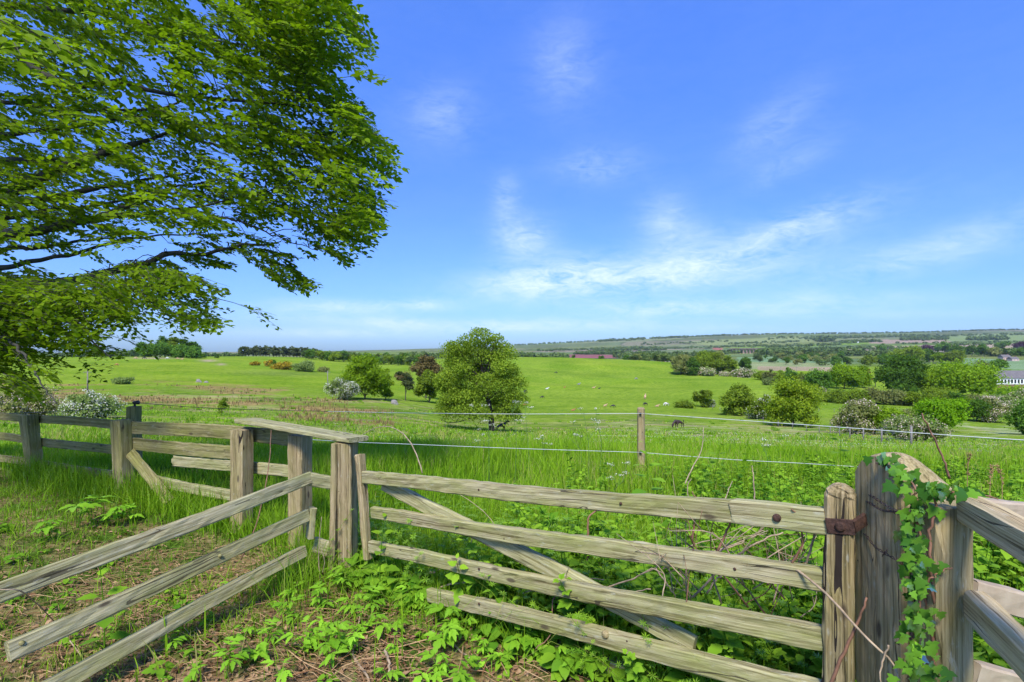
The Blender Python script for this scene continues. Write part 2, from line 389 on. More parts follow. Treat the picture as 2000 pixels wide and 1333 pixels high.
def groundmat():
    m, nt, out = new_mat('ground_surface')
    at = N(nt, 'ShaderNodeAttribute', attribute_name='tint')
    va = N(nt, 'ShaderNodeAttribute', attribute_name='var')          # 1 = bare litter yard
    geo = N(nt, 'ShaderNodeNewGeometry')
    def nz(s, d=6.0, r=0.6):
        n = N(nt, 'ShaderNodeTexNoise', inp={'Scale': s, 'Detail': d, 'Roughness': r}); L(nt, geo.outputs['Position'], n.inputs['Vector']); return n
    a, b, c = nz(0.035), nz(0.6), nz(9.0)
    def mul(col_out, n, lo, hi, p0=0.3, p1=0.7):
        r = ramp(nt, [(p0, lo), (p1, hi)]); L(nt, n.outputs[0], r.inputs[0])
        x = N(nt, 'ShaderNodeMixRGB', blend_type='MULTIPLY', inp={0: 1.0}); L(nt, col_out, x.inputs[1]); L(nt, r.outputs[0], x.inputs[2]); return x.outputs[0]
    o = mul(at.outputs['Color'], a, (0.72, 0.80, 0.7), (1.25, 1.14, 1.3))
    o = mul(o, b, (0.62, 0.72, 0.6), (1.36, 1.22, 1.5))
    o = mul(o, c, (0.75, 0.78, 0.75), (1.25, 1.2, 1.25))
    soil_n = nz(22.0, 8.0, 0.7)
    soil = ramp(nt, [(0.32, (0.07, 0.042, 0.022)), (0.5, (0.22, 0.135, 0.07)), (0.68, (0.42, 0.29, 0.165))]); L(nt, soil_n.outputs[0], soil.inputs[0])
    pn = nz(2.6, 5.0, 0.65)
    pm = N(nt, 'ShaderNodeMapRange', inp={1: 0.40, 2: 0.56, 3: 0.0, 4: 1.0}); L(nt, pn.outputs[0], pm.inputs[0])
    gm = N(nt, 'ShaderNodeMixRGB', inp={1: (0.06, 0.10, 0.016, 1)}); L(nt, pm.outputs[0], gm.inputs[0]); L(nt, soil.outputs[0], gm.inputs[2])
    mx = N(nt, 'ShaderNodeMixRGB'); L(nt, va.outputs['Fac'], mx.inputs[0]); L(nt, o, mx.inputs[1]); L(nt, gm.outputs[0], mx.inputs[2])
    bs = N(nt, 'ShaderNodeBsdfPrincipled', inp={'Roughness': 1.0, 'Specular IOR Level': 0.0}); L(nt, mx.outputs[0], bs.inputs['Base Color'])
    bp = N(nt, 'ShaderNodeBump', inp={'Strength': 0.6, 'Distance': 0.15}); L(nt, c.outputs[0], bp.inputs['Height'])
    bp2 = N(nt, 'ShaderNodeBump', inp={'Strength': 0.5, 'Distance': 1.2}); L(nt, b.outputs[0], bp2.inputs['Height']); L(nt, bp.outputs[0], bp2.inputs['Normal'])
    L(nt, bp2.outputs[0], bs.inputs['Normal']); L(nt, bs.outputs[0], out.inputs[0])
    return m

# ------------------------------------------------------------------ ground sheet
def in_poly(x, y, poly):
    poly = np.asarray(poly, float); c = np.zeros(np.shape(x), bool)
    x0, y0 = poly[-1]
    for x1, y1 in poly:
        t = ((y1 > y) != (y0 > y)) & (x < (x0 - x1) * (y - y1) / (y0 - y1 + 1e-12) + x1)
        c ^= t; x0, y0 = x1, y1
    return c

def build_ground():
    us = np.concatenate([np.linspace(-3.4, -1.25, 60)[:-1], np.linspace(-1.25, 1.25, 640), np.linspace(1.25, 3.4, 60)[1:]])
    ss = np.geomspace(0.5, 5600, 450)
    S, U = np.meshgrid(ss, us, indexing='ij')
    Y = S - 2.5; X = U * S * (1 - .56 * sstep(60, 500, S) * sstep(1.25, 3.4, np.abs(U)))
    Z = height(X, Y)
    n, k = S.shape
    V = np.stack([X, Y, Z], -1).reshape(-1, 3)
    i = np.arange(n - 1)[:, None] * k; j = np.arange(k - 1)[None, :]
    Q = np.stack([i + j, i + j + 1, i + k + j + 1, i + k + j], -1).reshape(-1, 4)
    Yc = np.maximum(Y, 6.0)
    px = 1000 + 1000 * X / Yc
    py = HY + F * (EYE - Z) / Yc
    C = np.empty(S.shape + (3,))
    def put(mask, col):
        w = np.clip(mask, 0, 1)[..., None]; C[:] = C * (1 - w) + np.array(col) * w
    C[:] = (0.165, 0.262, 0.022)
    n1, n2, n3 = wob(X, Y, 0.05, 5), wob(X, Y, 0.25, 6), wob(X, Y, 0.012, 8)
    put(0.5 * sstep(0, 0.6, n3) * sstep(60, 150, Y), (0.20, 0.29, 0.02))
    put(0.5 * sstep(0, 0.5, wob(X, Y * 2.5, 0.02, 25)) * sstep(100, 180, Y), (0.13, 0.245, 0.012))
    put(0.6 * sstep(-0.1, 0.5, n2) * (1 - sstep(50, 110, Y)), (0.13, 0.21, 0.03))
    # flowery rough meadow below the fence, paler
    put(0.75 * sstep(-0.1, 0.45, wob(X, Y * 1.7, 0.3, 11)) * sstep(1100, 1260, px) * sstep(14, 30, Y) * (1 - sstep(85, 105, Y)), (0.33, 0.36, 0.13))
    put(0.75 * sstep(-0.3, 0.3, wob(X, Y * 1.7, 0.2, 19)) * sstep(1840, 1900, px) * sstep(85, 100, Y) * (1 - sstep(125, 140, Y)), (0.36, 0.40, 0.18))
    # tussocky, seeding stretches of the rough meadow and its duller hollows
    put(0.75 * sstep(.05, .45, wob(X, Y * 1.6, 0.11, 41)) * sstep(9, 16, Y) * (1 - sstep(95, 150, Y)) * (1 - sstep(1750, 1900, px)), (0.235, 0.265, 0.065))
    put(0.7 * sstep(.1, .4, wob(X, Y * 1.4, 0.17, 43)) * sstep(9, 16, Y) * (1 - sstep(95, 130, Y)), (0.085, 0.165, 0.016))
    put(0.55 * sstep(.25, .5, wob(X, Y * 2.0, 0.21, 45)) * sstep(12, 20, Y) * (1 - sstep(95, 130, Y)), (0.29, 0.23, 0.11))
    # rushy ground on the left
    zone = sstep(60, 75, Y) * (1 - sstep(140, 170, Y)) * (1 - sstep(640, 780, px))
    put(0.85 * zone * sstep(0.05, 0.3, wob(X, Y * 1.8, 0.09, 9)), (0.28, 0.205, 0.07))
    put(0.8 * sstep(38, 48, Y) * (1 - sstep(75, 90, Y)) * sstep(520, 600, px) * (1 - sstep(720, 800, px)) * sstep(-0.25, 0.2, wob(X, Y, 0.16, 12)), (0.30, 0.20, 0.07))
    put(0.75 * np.exp(-((py - 785) / 3.6) ** 2) * (1 - sstep(640, 720, px)) * (Y > 20) * sstep(-.5, .1, wob(X, Y, .13, 47)), (0.29, 0.20, 0.07))
    # bare scrapes
    for (cx, cy, wx, wy) in ((407, 705, 16, 2.2), (432, 712, 9, 2), (300, 700, 40, 1.5)):
        put(0.8 * np.exp(-((px - cx) / wx) ** 2 - ((py - cy) / wy) ** 2) * (Y > 150) * (Y < 520), (0.38, 0.29, 0.18))
    put(0.6 * np.exp(-((px - 540) / 90) ** 2 - ((py - 730 - 0.02 * (px - 540)) / 5) ** 2) * (Y > 100), (0.10, 0.16, 0.03))
    # far country: patchwork
    far = sstep(560, 760, Y)
    cells = np.random.default_rng(21)
    cx = cells.uniform(-4000, 6500, 420); cy = np.exp(cells.uniform(math.log(600), math.log(5200), 420))
    pal = np.array([(0.14, 0.23, 0.035), (0.11, 0.17, 0.04), (0.19, 0.26, 0.06), (0.10, 0.15, 0.04), (0.16, 0.20, 0.05), (0.22, 0.20, 0.11), (0.12, 0.18, 0.06), (0.20, 0.235, 0.09)])
    pc = pal[cells.integers(0, len(pal), 420)]
    rows = np.nonzero(ss - 2.5 > 520)[0]
    for r in rows:
        xx, yy = X[r], Y[r, 0]
        wx = xx + 60 * wob(xx, yy, 0.006, 13)
        d = ((wx[:, None] - cx[None]) / 1.0) ** 2 + (2.2 * (yy - cy[None])) ** 2
        o = np.argsort(d, axis=1)[:, :2]
        d1, d2 = np.sqrt(np.take_along_axis(d, o, 1)).T
        cc = pc[o[:, 0]].copy()
        cc[(d2 - d1) < 18] = (0.04, 0.065, 0.02)           # hedge banks
        w = far[r][:, None]; C[r] = C[r] * (1 - w) + cc * w
    # moorland near the skyline
    put(0.38 * sstep(2300, 3300, Y), (0.13, 0.165, 0.06))
    put(0.4 * sstep(2500, 3500, Y) * sstep(0, 0.4, wob(X, Y, 0.004, 15)), (0.08, 0.10, 0.045))
    def field(poly, col, y0=400, y1=6000): put((in_poly(px, py, poly) & (Y > y0) & (Y < y1)).astype(float), col)
    field([(1108, 693), (1206, 693.5), (1222, 697), (1200, 700), (1106, 700)], (0.23, 0.10, 0.085), 800)
    field([(1390, 680), (1412, 680), (1412, 684), (1396, 684.5)], (0.30, 0.13, 0.08), 800)
    field([(1440, 698), (1560, 697), (1640, 703), (1660, 712), (1560, 716), (1445, 712)], (0.15, 0.25, 0.10), 350)
    field([(1445, 707), (1600, 709), (1660, 713), (1650, 722), (1445, 722)], (0.22, 0.27, 0.10), 350)
    field([(1480, 716), (1660, 718), (1660, 726), (1480, 724)], (0.30, 0.25, 0.13), 350)
    field([(1870, 699), (2000, 704), (2200, 708), (2200, 728), (2000, 724), (1880, 715)], (0.16, 0.255, 0.10), 350)
    field([(1690, 664), (1850, 663), (1860, 669), (1700, 672)], (0.29, 0.23, 0.14), 700)
    field([(1705, 677), (1850, 674), (2000, 671), (2100, 668), (2100, 675), (1830, 684), (1710, 686)], (0.33, 0.265, 0.16), 700)
    field([(1850, 655), (2100, 648), (2100, 664), (1850, 667)], (0.17, 0.24, 0.075), 900)
    field([(1330, 668), (1560, 657), (1600, 662), (1600, 668), (1480, 672), (1380, 675)], (0.20, 0.25, 0.075), 900)
    bey = beyond(X, Y)
    yard = (1 - sstep(-0.15, 0.35, bey + 0.15 * wob(X, Y, 2.0, 14))) * (1 - sstep(5.5, 8, Y)) 
    yard = yard * (0.75 + 0.25 * wob(X, Y, 1.1, 17))
    put((1 - sstep(6, 10, Y)), (0.085, 0.165, 0.014))
    me = mesh_np('ground', V, Q, None, np.clip(yard, 0, 1).ravel(), True, C.reshape(-1, 3))
    o = link('ground', me, groundmat()); tag(o, kind='structure')
build_ground()
#PART2
# ------------------------------------------------------------------ sawn timber
def plank_mesh(name, Ln, w, t, seed=0, ch=0.006, warp=0.006, rough=0.0022, round_end=False, jag0=0.004, jag1=0.004, sag=0.0, taper=1.0, segs=None, chips=3.0):
    r = np.random.default_rng(1000 + seed)
    a, b = t / 2, w / 2
    ch = min(ch, a * 0.6, b * 0.6)
    sec = np.array([(-a, -b + ch), (-a, -b / 3), (-a, b / 3), (-a, b - ch), (-a + ch, b), (a - ch, b), (a, b - ch), (a, b / 3), (a, -b / 3), (a, -b + ch), (a - ch, -b), (-a + ch, -b)])
    n = segs or max(6, int(Ln / 0.06))
    xs = np.linspace(0, Ln, n)
    if round_end:
        xs = np.concatenate([np.linspace(0, Ln - b, n), Ln - b + b * np.sin(np.linspace(0.2, PI / 2 - 0.09, 7))])
        n = len(xs)
    p = r.uniform(0, 6.28, 6)
    k = len(sec)
    V = np.zeros((n, k, 3))
    for i, x in enumerate(xs):
        s = 1 + (taper - 1) * x / Ln
        zs = s
        if round_end and x > Ln - b: zs = s * math.sqrt(max(0.0, 1 - ((x - (Ln - b)) / b) ** 2))
        V[i, :, 0] = x
        V[i, :, 1] = sec[:, 0] * (s if not round_end or x <= Ln - b else s * (0.55 + 0.45 * zs / s)) + warp * math.sin(2.1 * x + p[0])
        V[i, :, 2] = sec[:, 1] * zs + warp * math.sin(2.7 * x + p[1]) - sag * 4 * (x / Ln) * (1 - x / Ln)
    V[:, :, 1:] += r.normal(0, rough * .7, (n, k, 2))
    # a few chipped edges
    for _ in range(int(Ln * chips)):
        i = r.integers(0, n); j = r.choice([3, 4, 5, 6, 9, 10, 11, 0])
        V[i, j, 1:] *= r.uniform(0.90, 0.975)
    V[0, :, 0] += r.uniform(0, jag0, k); V[-1, :, 0] -= r.uniform(0, jag1, k)
    V = V.reshape(-1, 3)
    i = np.arange(n - 1)[:, None] * k; j = np.arange(k)[None, :]; jj = (j + 1) % k
    Q = np.stack([i + j, i + k + j, i + k + jj, i + jj], -1).reshape(-1, 4)
    faces = [tuple(q) for q in Q.tolist()] + [tuple(range(k)), tuple((n - 1) * k + x for x in reversed(range(k)))]
    m = bpy.data.meshes.new(name); m.from_pydata(V.tolist(), [], faces); m.update()
    return m

_ps = [0]
def plank(name, parent, p0, p1, w, t, mat, up=(0, 0, 1), **kw):
    p0, p1 = np.asarray(p0, float), np.asarray(p1, float)
    _ps[0] += 1
    x = unit(p1 - p0); z = np.asarray(up, float); z = unit(z - x * np.dot(z, x)); y = np.cross(z, x)
    M = Matrix(((x[0], y[0], z[0], p0[0]), (x[1], y[1], z[1], p0[1]), (x[2], y[2], z[2], p0[2]), (0, 0, 0, 1)))
    me = plank_mesh(name, float(np.linalg.norm(p1 - p0)), w, t, seed=_ps[0], **kw)
    return link(name, me, mat, parent, M)

def on_plane(A, B, px, py, off=0.0):
    """point where the pixel's ray meets the upright plane over plan line A-B (pushed off metres away from the camera)"""
    d = (B - A) / np.linalg.norm(B - A); nrm = np.array([-d[1], d[0]])
    if nrm[1] < 0: nrm = -nrm
    A2 = A + nrm * off; kx = (px - 1000) / F
    t = (A2[0] - kx * A2[1]) / (kx * d[1] - d[0])
    q = A2 + d * t
    return np.array([q[0], q[1], EYE - (py - HY) * q[1] / F])

def post(name, parent, px, Y, pytop, w, t, mat, bottom=None, lean=(0, 0), face=(1, 0, 0), **kw):
    X = (px - 1000) / F * Y
    zt = EYE - (pytop - HY) * Y / F
    zb = (float(height(X, Y)) - 0.12) if bottom is None else bottom
    return plank(name, parent, (X - lean[0], Y - lean[1], zb), (X, Y, zt), w, t, mat, up=face, **kw)

def bolt(name, parent, p, nrm, r, mat):
    """low domed bolt head"""
    V, Q = [], []
    nrm = unit(nrm); a = unit(np.cross(nrm, (0, 0, 1.0))); b = np.cross(nrm, a)
    for k, (rr, h) in enumerate(((1.0, -0.6), (1.0, 0.15), (0.75, 0.42), (0.35, 0.55))):
        for q in range(12):
            th = q * PI / 6; V.append(np.asarray(p) + r * (rr * (math.cos(th) * a + math.sin(th) * b) + h * nrm))
    for k in range(3):
        for q in range(12): Q.append((k * 12 + q, k * 12 + (q + 1) % 12, k * 12 + 12 + (q + 1) % 12, k * 12 + 12 + q))
    faces = Q + [tuple(36 + q for q in range(12))]
    m = bpy.data.meshes.new(name); m.from_pydata([tuple(v) for v in V], [], faces); m.update()
    return link(name, m, mat, parent, WI)

# ------------------------------------------------------------------ the field gate
gate = empty('field_gate', (float(GB[0]), float(GB[1]), 0), 'long weathered field gate of four sagging bars and a diagonal brace', 'gate')
def gp(px, py, off=0.0): return on_plane(GA, GB, px, py, off)
gdir = unit(np.append(GB - GA, 0)); gn = np.array([gdir[1], -gdir[0], 0.0])      # towards the camera
gn = gn if gn[1] < 0 else -gn
plank('bar', gate, gp(711, 932), gp(1440, 1001), 0.082, 0.042, W_GATE, sag=0.006, jag0=0.012)
o = plank('repair_bar', gate, gp(1428, 1000, -0.006), gp(1616, 1018, -0.006), 0.088, 0.048, W_PALE, jag0=0.02)
o['label'] = 'paler splice of wood let into the top bar'
plank('bar', gate, gp(727, 1003), gp(1616, 1136), 0.077, 0.042, W_GATE, sag=-0.004)
plank('bar', gate, gp(724, 1069), gp(1618, 1250), 0.078, 0.042, W_GATE, sag=0.004)
plank('bar', gate, gp(838, 1162), gp(1612, 1352), 0.080, 0.042, W_GATE, jag1=0.01)
plank('brace', gate, gp(748, 944, 0.042), gp(1112, 1130, 0.042), 0.088, 0.034, W_PALE, jag1=0.015)
plank('brace', gate, gp(1100, 1120, 0.046), gp(1356, 1266, 0.046), 0.082, 0.034, W_PALE, jag0=0.012)
st = plank('hanging_stile', gate, gp(1641, 1420), gp(1638, 944), 0.088, 0.064, W_POST, up=gdir, round_end=True, ch=0.012)
st['label'] = 'thick stile with a rounded head'
stile_l = plank('latch_stile', gate, gp(718, 1092), gp(706, 886), 0.055, 0.05, W_POST, up=gdir, jag1=0.03, rough=0.004, warp=0.008)
stile_l['label'] = 'short rotten stile with a ragged top'
# iron strap round the stile
s0, s1 = gp(1612, 1027, -0.037), gp(1670, 1031, -0.037)
strap = plank('hinge_strap', gate, s0, s1, 0.050, 0.008, RUST, warp=0.0002, ch=0.002, rough=0.0002, chips=0, jag0=.008)
plank('hinge_eye', gate, gp(1666, 1030, -0.036), gp(1690, 1014, 0.02), 0.044, 0.012, RUST, warp=0, ch=0.003, rough=0.0002, chips=0)
bolt('bolt', gate, gp(1641, 1029, -0.042), gn, 0.016, RUST)
bolt('bolt', gate, gp(1517, 1012, -0.032), gn, 0.014, RUST)
bolt('bolt', gate, gp(1182, 1240, -0.022), gn, 0.018, W_POST)
for (px, py) in ((726, 925), (935, 957), (1212, 984), (985, 1053), (1195, 1074), (1435, 1112), (935, 1112), (1365, 1197), (935, 1180), (1225, 1253), (1350, 1284)):
    bolt('nail', gate, gp(px, py, -0.021), gn, 0.006, RUST)

# ------------------------------------------------------------------ tall post beside the gate
def big_post():
    n = 12; hw = 0.100
    u = np.linspace(-1, 1, n)
    Pm, tops = [], []
    ctr = np.array([1.276, 1.660]); rot = math.radians(3)
    def top(a, b):
        return 1.185 + 0.085 * (1 - max(0, (a + 0.35)) ** 2 * 0.42 - (0.35 * (a + 0.35) ** 2 if a < -0.35 else 0)) * (1 - abs(b) ** 2.2) - 0.03 * max(0, a)
    V, Fc = [], []
    idx = {}
    for i, a in enumerate(u):
        for j, b in enumerate(u):
            sx = hw * a * (1 - 0.03 * abs(b) ** 8); sy = hw * b * (1 - 0.03 * abs(a) ** 8)
            idx[i, j] = len(V); V.append((sx, sy, top(a, b)))
    for i in range(n - 1):
        for j in range(n - 1): Fc.append((idx[i, j], idx[i + 1, j], idx[i + 1, j + 1], idx[i, j + 1]))
    ring = [(i, 0) for i in range(n)] + [(n - 1, j) for j in range(1, n)] + [(i, n - 1) for i in range(n - 2, -1, -1)] + [(0, j) for j in range(n - 2, 0, -1)]
    prev = [idx[q] for q in ring]
    m_ = 24; r = np.random.default_rng(5)
    for k in range(1, m_ + 1):
        t = 1 - k / m_
        cur = []
        for (i, j) in ring:
            x, y, z = V[idx[i, j]]
            d = r.normal(0, 0.0012, 2)
            cur.append(len(V)); V.append((x + d[0], y + d[1], -0.15 + (z + 0.15) * t))
        for q in range(len(ring)):
            q2 = (q + 1) % len(ring); Fc.append((prev[q], cur[q], cur[q2], prev[q2]))
        prev = cur
    V = np.array(V)
    # local X is up so that the grain runs up the post
    Vl = np.stack([V[:, 2], V[:, 0], V[:, 1]], -1)
    m = bpy.data.meshes.new('gate_post'); m.from_pydata(Vl.tolist(), [], Fc); m.update()
    c, s = math.cos(rot), math.sin(rot)
    M = Matrix(((0, c, -s, ctr[0]), (0, s, c, ctr[1]), (1, 0, 0, 0), (0, 0, 0, 1)))
    o = link('gate_post', m, W_POST, None, M)
    tag(o, 'thick square oak gate post with a domed grained top, wrapped in barbed wire', 'gate post')
big_post()
# barbed wire round it: three strands
bw = G()
def strand(P, r=0.0016, barbs=0):
    P = smooth_path(P, 60); n = len(P)
    t = np.linspace(0, 50, n)
    off = np.stack([np.cos(t), np.sin(t), np.sin(t + 1)], -1) * 0.0022
    bw.add(*tube(P + off, r, 5)); bw.add(*tube(P - off, r, 5))
    for k in np.linspace(6, n - 7, barbs).astype(int):
        for q in range(3):
            d = unit(rng.normal(size=3)) * 0.014
            bw.add(*tube([P[k] - d, P[k] + d], 0.0013, 4))
yl = lambda px: 1.80 - (px - 1676) / 74 * 0.25
strand([pt(1676, 952, 1.77), pt(1700, 967, 1.68), pt(1722, 982, 1.60), pt(1752, 998, 1.505), pt(1790, 1004, 1.515), pt(1826, 996, 1.53)], barbs=4)
strand([pt(1676, 967, 1.77), pt(1695, 980, 1.69), pt(1722, 996, 1.59), pt(1749, 1000, 1.51)], barbs=2)
strand([pt(1678, 1030, 1.77), pt(1690, 1044, 1.70), pt(1712, 1070, 1.62), pt(1748, 1092, 1.505), pt(1775, 1106, 1.51), pt(1826, 1112, 1.53)], barbs=3)
o = link('barbed_wire', bw.mesh('barbed_wire'), RUSTW); tag(o, 'rusty twisted barbed wire wound round the thick gate post', 'wire')

# the rails that come off the second post
fr = empty('rail_fence', (1.30, 1.42, 0), 'grey post and slanting thick rails beside the ivy, running towards the camera', 'fence')
plank('post', fr, (1.238, 1.475, -0.15), (1.238, 1.47, 1.165), 0.10, 0.095, W_POST, up=(1, -0.05, 0), ch=0.010, rough=0.003, jag1=0.008)
for (a, b) in (((1897, 996), (2000, 1058)), ((1903, 1180), (2000, 1272))):
    p0 = pt(a[0], a[1], 1.405); p1 = pt(b[0], b[1], 1.195)
    p2 = p0 + (p1 - p0) * 3.6
    plank('rail', fr, p0, p2, 0.085, 0.055, W_GREY, rough=0.0022, ch=0.009)
fr2 = empty('rail_fence', (1.5, 1.72, 0), 'reddish weathered horizontal rails showing beyond the slanting grey rails', 'fence')
for (y0, y1, w) in ((988, 997, 0.062), (1157, 1182, 0.082), (1308, 1340, 0.075)):
    p0 = pt(1893, y0, 1.66); p1 = pt(2000, y1, 1.70)
    plank('rail', fr2, p0, p0 + (p1 - p0) * 12, w, 0.05, plain('reddish_weathered_wood', (0.42, 0.345, 0.235), 0.85, 0, 0.5, 6, c2=(0.28, 0.20, 0.12), bump=0.3) if 'reddish_weathered_wood' not in bpy.data.materials else bpy.data.materials['reddish_weathered_wood'], rough=0.002)
plank('post', fr2, (3.45, 2.25, -0.15), (3.45, 2.25, 1.2), 0.12, 0.12, W_POST, up=(1, 0, 0))

# ------------------------------------------------------------------ slanting rails in front and the corner post
FA, FB = np.array([-1.40, 3.55]), np.array([-2.10, 2.10])
fp = lambda px, py, off=0.0: on_plane(FA, FB, px, py, off)
fl = empty('rail_fence', (-1.2, 3.64, 0), 'pale three rail fence running from the split corner post to the bottom edge', 'fence')
def long_rail(a, b, w, ext):
    p0, p1 = fp(*a), fp(*b); p2 = p0 + (p1 - p0) * ext
    plank('rail', fl, p0, p2, w, 0.040, W_PALE, up=(-.225, .108, .97), rough=0.0018, ch=0.006, jag0=0.008)
long_rail((607, 934), (0, 1159), 0.082, 1.25)
long_rail((603, 1008), (13, 1274), 0.080, 1.0)
long_rail((595, 1077), (130, 1325), 0.078, 1.15)
cx_ = (673 - 1000) / F * 3.64; ct_ = EYE - (864 - HY) * 3.64 / F
plank('post_core', fl, (cx_, 3.69, -0.12), (cx_, 3.69, ct_ - .004), 0.15, 0.05, W_DARK, up=(1, -0.15, 0))
for (a, w, lean) in ((-0.056, 0.044, -0.012), (0.027, 0.104, 0.0)):
    o = plank('post', fl, (cx_ + a + lean, 3.62, -0.12), (cx_ + a, 3.62, ct_), w, 0.10, W_POST, up=(1, -0.15, 0), ch=0.008, rough=0.0018)
    o['label'] = 'narrow half of the split corner post' if w < .06 else 'wide half of the split corner post'
plank('rail', fl, fp(604, 934), pt(655, 943, 3.62), 0.088, 0.04, W_PALE)
plank('rail', fl, pt(610, 1062, 3.60), pt(655, 1075, 3.62), 0.10, 0.04, W_PALE, jag0=0.03)
plank('stub', fl, pt(606, 1052, 3.55), pt(612, 992, 3.56), 0.075, 0.04, W_PALE, up=(0.6, -0.8, 0))
bolt('nail', fl, fp(489, 987, -0.021), (0.5, -0.85, 0), 0.008, RUST)
bolt('nail', fl, fp(430, 1086, -0.021), (0.5, -0.85, 0), 0.010, W_DARK)
bolt('nail', fl, fp(42, 1257, -0.021), (0.5, -0.85, 0), 0.010, W_DARK)
# the corner post's split is the gap between its halves, backed by a darker core plank
cap = plank('coping_plank', None, pt(697, 861, 3.60) + np.array([0.01, 0, 0.012]), pt(474, 822, 4.62), 0.165, 0.034, W_PALE, up=(0.55, 0.45, 0.0), jag1=0.05, rough=0.002)
tag(cap, 'flat plank laid across the tops of the corner post and the post behind it', 'plank')

# ------------------------------------------------------------------ old rail fence behind
BA, BB = np.array([-1.765, 4.25]), np.array([-5.83, 6.2])
bp_ = lambda px, py, off=0.0: on_plane(BA, BB, px, py, off)
bf = empty('rail_fence', (-3.0, 4.9, 0), 'dark mossy rail fence of square posts under the tree boughs, partly broken', 'fence')
for (px, Y, top, w, lean) in ((586, 4.22, 849, 0.155, (0, 0)), (472, 4.50, 839, 0.150, (0, 0)), (235, 5.38, 820, 0.165, (-0.04, 0)), (57, 6.18, 811, 0.17, (-0.09, 0))):
    post('post', bf, px, Y, top, w, 0.13, W_POST if px > 400 else W_DARK, lean=lean, face=(1, -0.45, 0), ch=0.012, rough=0.0025)
def brail(a, b, w, mat=W_DARK, ext=1.0, off=0.085, **kw):
    p0, p1 = bp_(*a, off), bp_(*b, off); plank('rail', bf, p0, p0 + (p1 - p0) * ext, w, 0.035, mat, rough=0.0022, **kw)
brail((226, 829), (0, 813), 0.095, ext=1.7)
brail((226, 880), (0, 853), 0.095, ext=1.7)
brail((226, 928), (0, 895), 0.088, ext=1.7)
brail((590, 858), (247, 834), 0.128, off=-0.02 + 0.105, sag=-0.012)
brail((472, 887), (250, 866), 0.125, W_DARK)
brail((590, 924), (335, 899), 0.10, W_PALE, jag1=0.10)
brail((472, 972), (300, 938), 0.10, W_PALE)
brail((345, 998), (235, 962), 0.06, W_PALE)
brail((100, 945), (0, 918), 0.06, W_DARK, ext=1.6)
brail((588, 1046), (400, 1010), 0.085, W_DARK)
o = plank('broken_board', None, bp_(331, 982, -0.05), bp_(252, 882, 0.05), 0.10, 0.03, W_DARK, up=(0.5, 0.2, 0.2))
tag(o, 'snapped board leaning diagonally against the dark mossy fence', 'board')
o = plank('fallen_rail', None, pt(1085, 1268, 2.62), pt(1320, 1345, 2.25), 0.075, 0.06, W_GATE, jag0=0.03, rough=0.003)
tag(o, 'rotting rail lying on the litter under the lowest gate bar', 'rail')

# ------------------------------------------------------------------ electric fence
ef = empty('fence_post', (float((1252 - 1000) / F * 6.7), 6.7, 0), 'round wooden fence post standing alone in the grass and carrying white rope', 'post')
P0 = np.array([(1252 - 1000) / F * 6.7, 6.7, -0.25]); P1 = pt(1251, 797, 6.7)
m = bpy.data.meshes.new('post_shaft')
V, Q, T = tube([(0, 0, 0), (0.4, 0.002, 0.002), (0.8, 0, 0), (np.linalg.norm(P1 - P0) - 0.01, 0.001, 0), (np.linalg.norm(P1 - P0), 0, 0)], [0.052, 0.051, 0.049, 0.048, 0.043], 14)
m.from_pydata(V.tolist(), [], [tuple(q) for q in Q.tolist()] + [tuple(t) for t in T.tolist()]); m.update()
link('post_shaft', m, W_POST, ef, Matrix(((0, 0, 1, P0[0]), (0, 1, 0, P0[1]), (1, 0, 0, P0[2]), (0, 0, 0, 1))))
g = G()
for py in (808, 884):
    g = G(); c = pt(1250, py, 6.66); g.add(*tube([c + (0, -0.03, 0), c + (0, 0.02, 0)], 0.014, 8))
    link('insulator', g.mesh('insulator'), BLACKP, ef, WI)
lp = empty('fence_post', tuple(pt(263, 900, 6.0)), 'dark square post with a black insulator on top, showing over the mossy fence', 'post')
a = pt(263, 794, 6.0)
plank('post_shaft', lp, (a[0], 6.0, 0.0), tuple(a), 0.112, 0.11, W_DARK, up=(1, 0, 0))
g = G(); c = pt(265, 789, 6.0)
g.add(*tube([a + (0, 0, -0.01), a + (0.002, 0, 0.03)], 0.012, 8)); g.add(*tube([c + (-0.03, 0, 0.012), c + (0.035, 0, 0.016)], [0.016, 0.024], 8))
link('insulator', g.mesh('insulator'), BLACKP, lp, WI)
def rope(name, pts_, r, mat, label, cat='wire'):
    V, Q, T = tube(smooth_path(pts_, 40), r, 6)
    o = link(name, mesh_np(name, V, Q, T), mat); tag(o, label, cat)
rope('fence_rope', [pt(1250, 808, 6.63), pt(1600, 832, 5.4), pt(2000, 860, 4.45), pt(2600, 890, 3.6)], 0.0034, TAPE, 'taut white rope from the lone round post out past the thick gate post', 'rope')
rope('fence_rope', [pt(1250, 808, 6.63), pt(1000, 809, 6.9), pt(800, 807, 6.8), pt(640, 804, 6.5)], 0.0034, TAPE, 'upper white rope crossing in front of the big field tree', 'rope')
rope('fence_rope', [pt(1250, 884, 6.63), pt(1000, 876, 6.3), pt(800, 868, 5.9), pt(690, 864, 5.5), pt(590, 858, 5.0)], 0.0033, TAPE, 'lower white rope running low over the long grass to the coping plank', 'rope')
rope('fence_rope', [pt(1250, 884, 6.63), pt(1430, 898, 6.1), pt(1560, 905, 5.7), pt(1800, 920, 5.0)], 0.0030, TAPE, 'lower white rope going into the brambles beyond the hanging stile', 'rope')
rope('fence_wire', [pt(265, 787, 6.0), pt(420, 798, 6.2), pt(640, 804, 6.5)], 0.0035, BLACKP, 'thin dark wire from the insulator post out over the rushes')
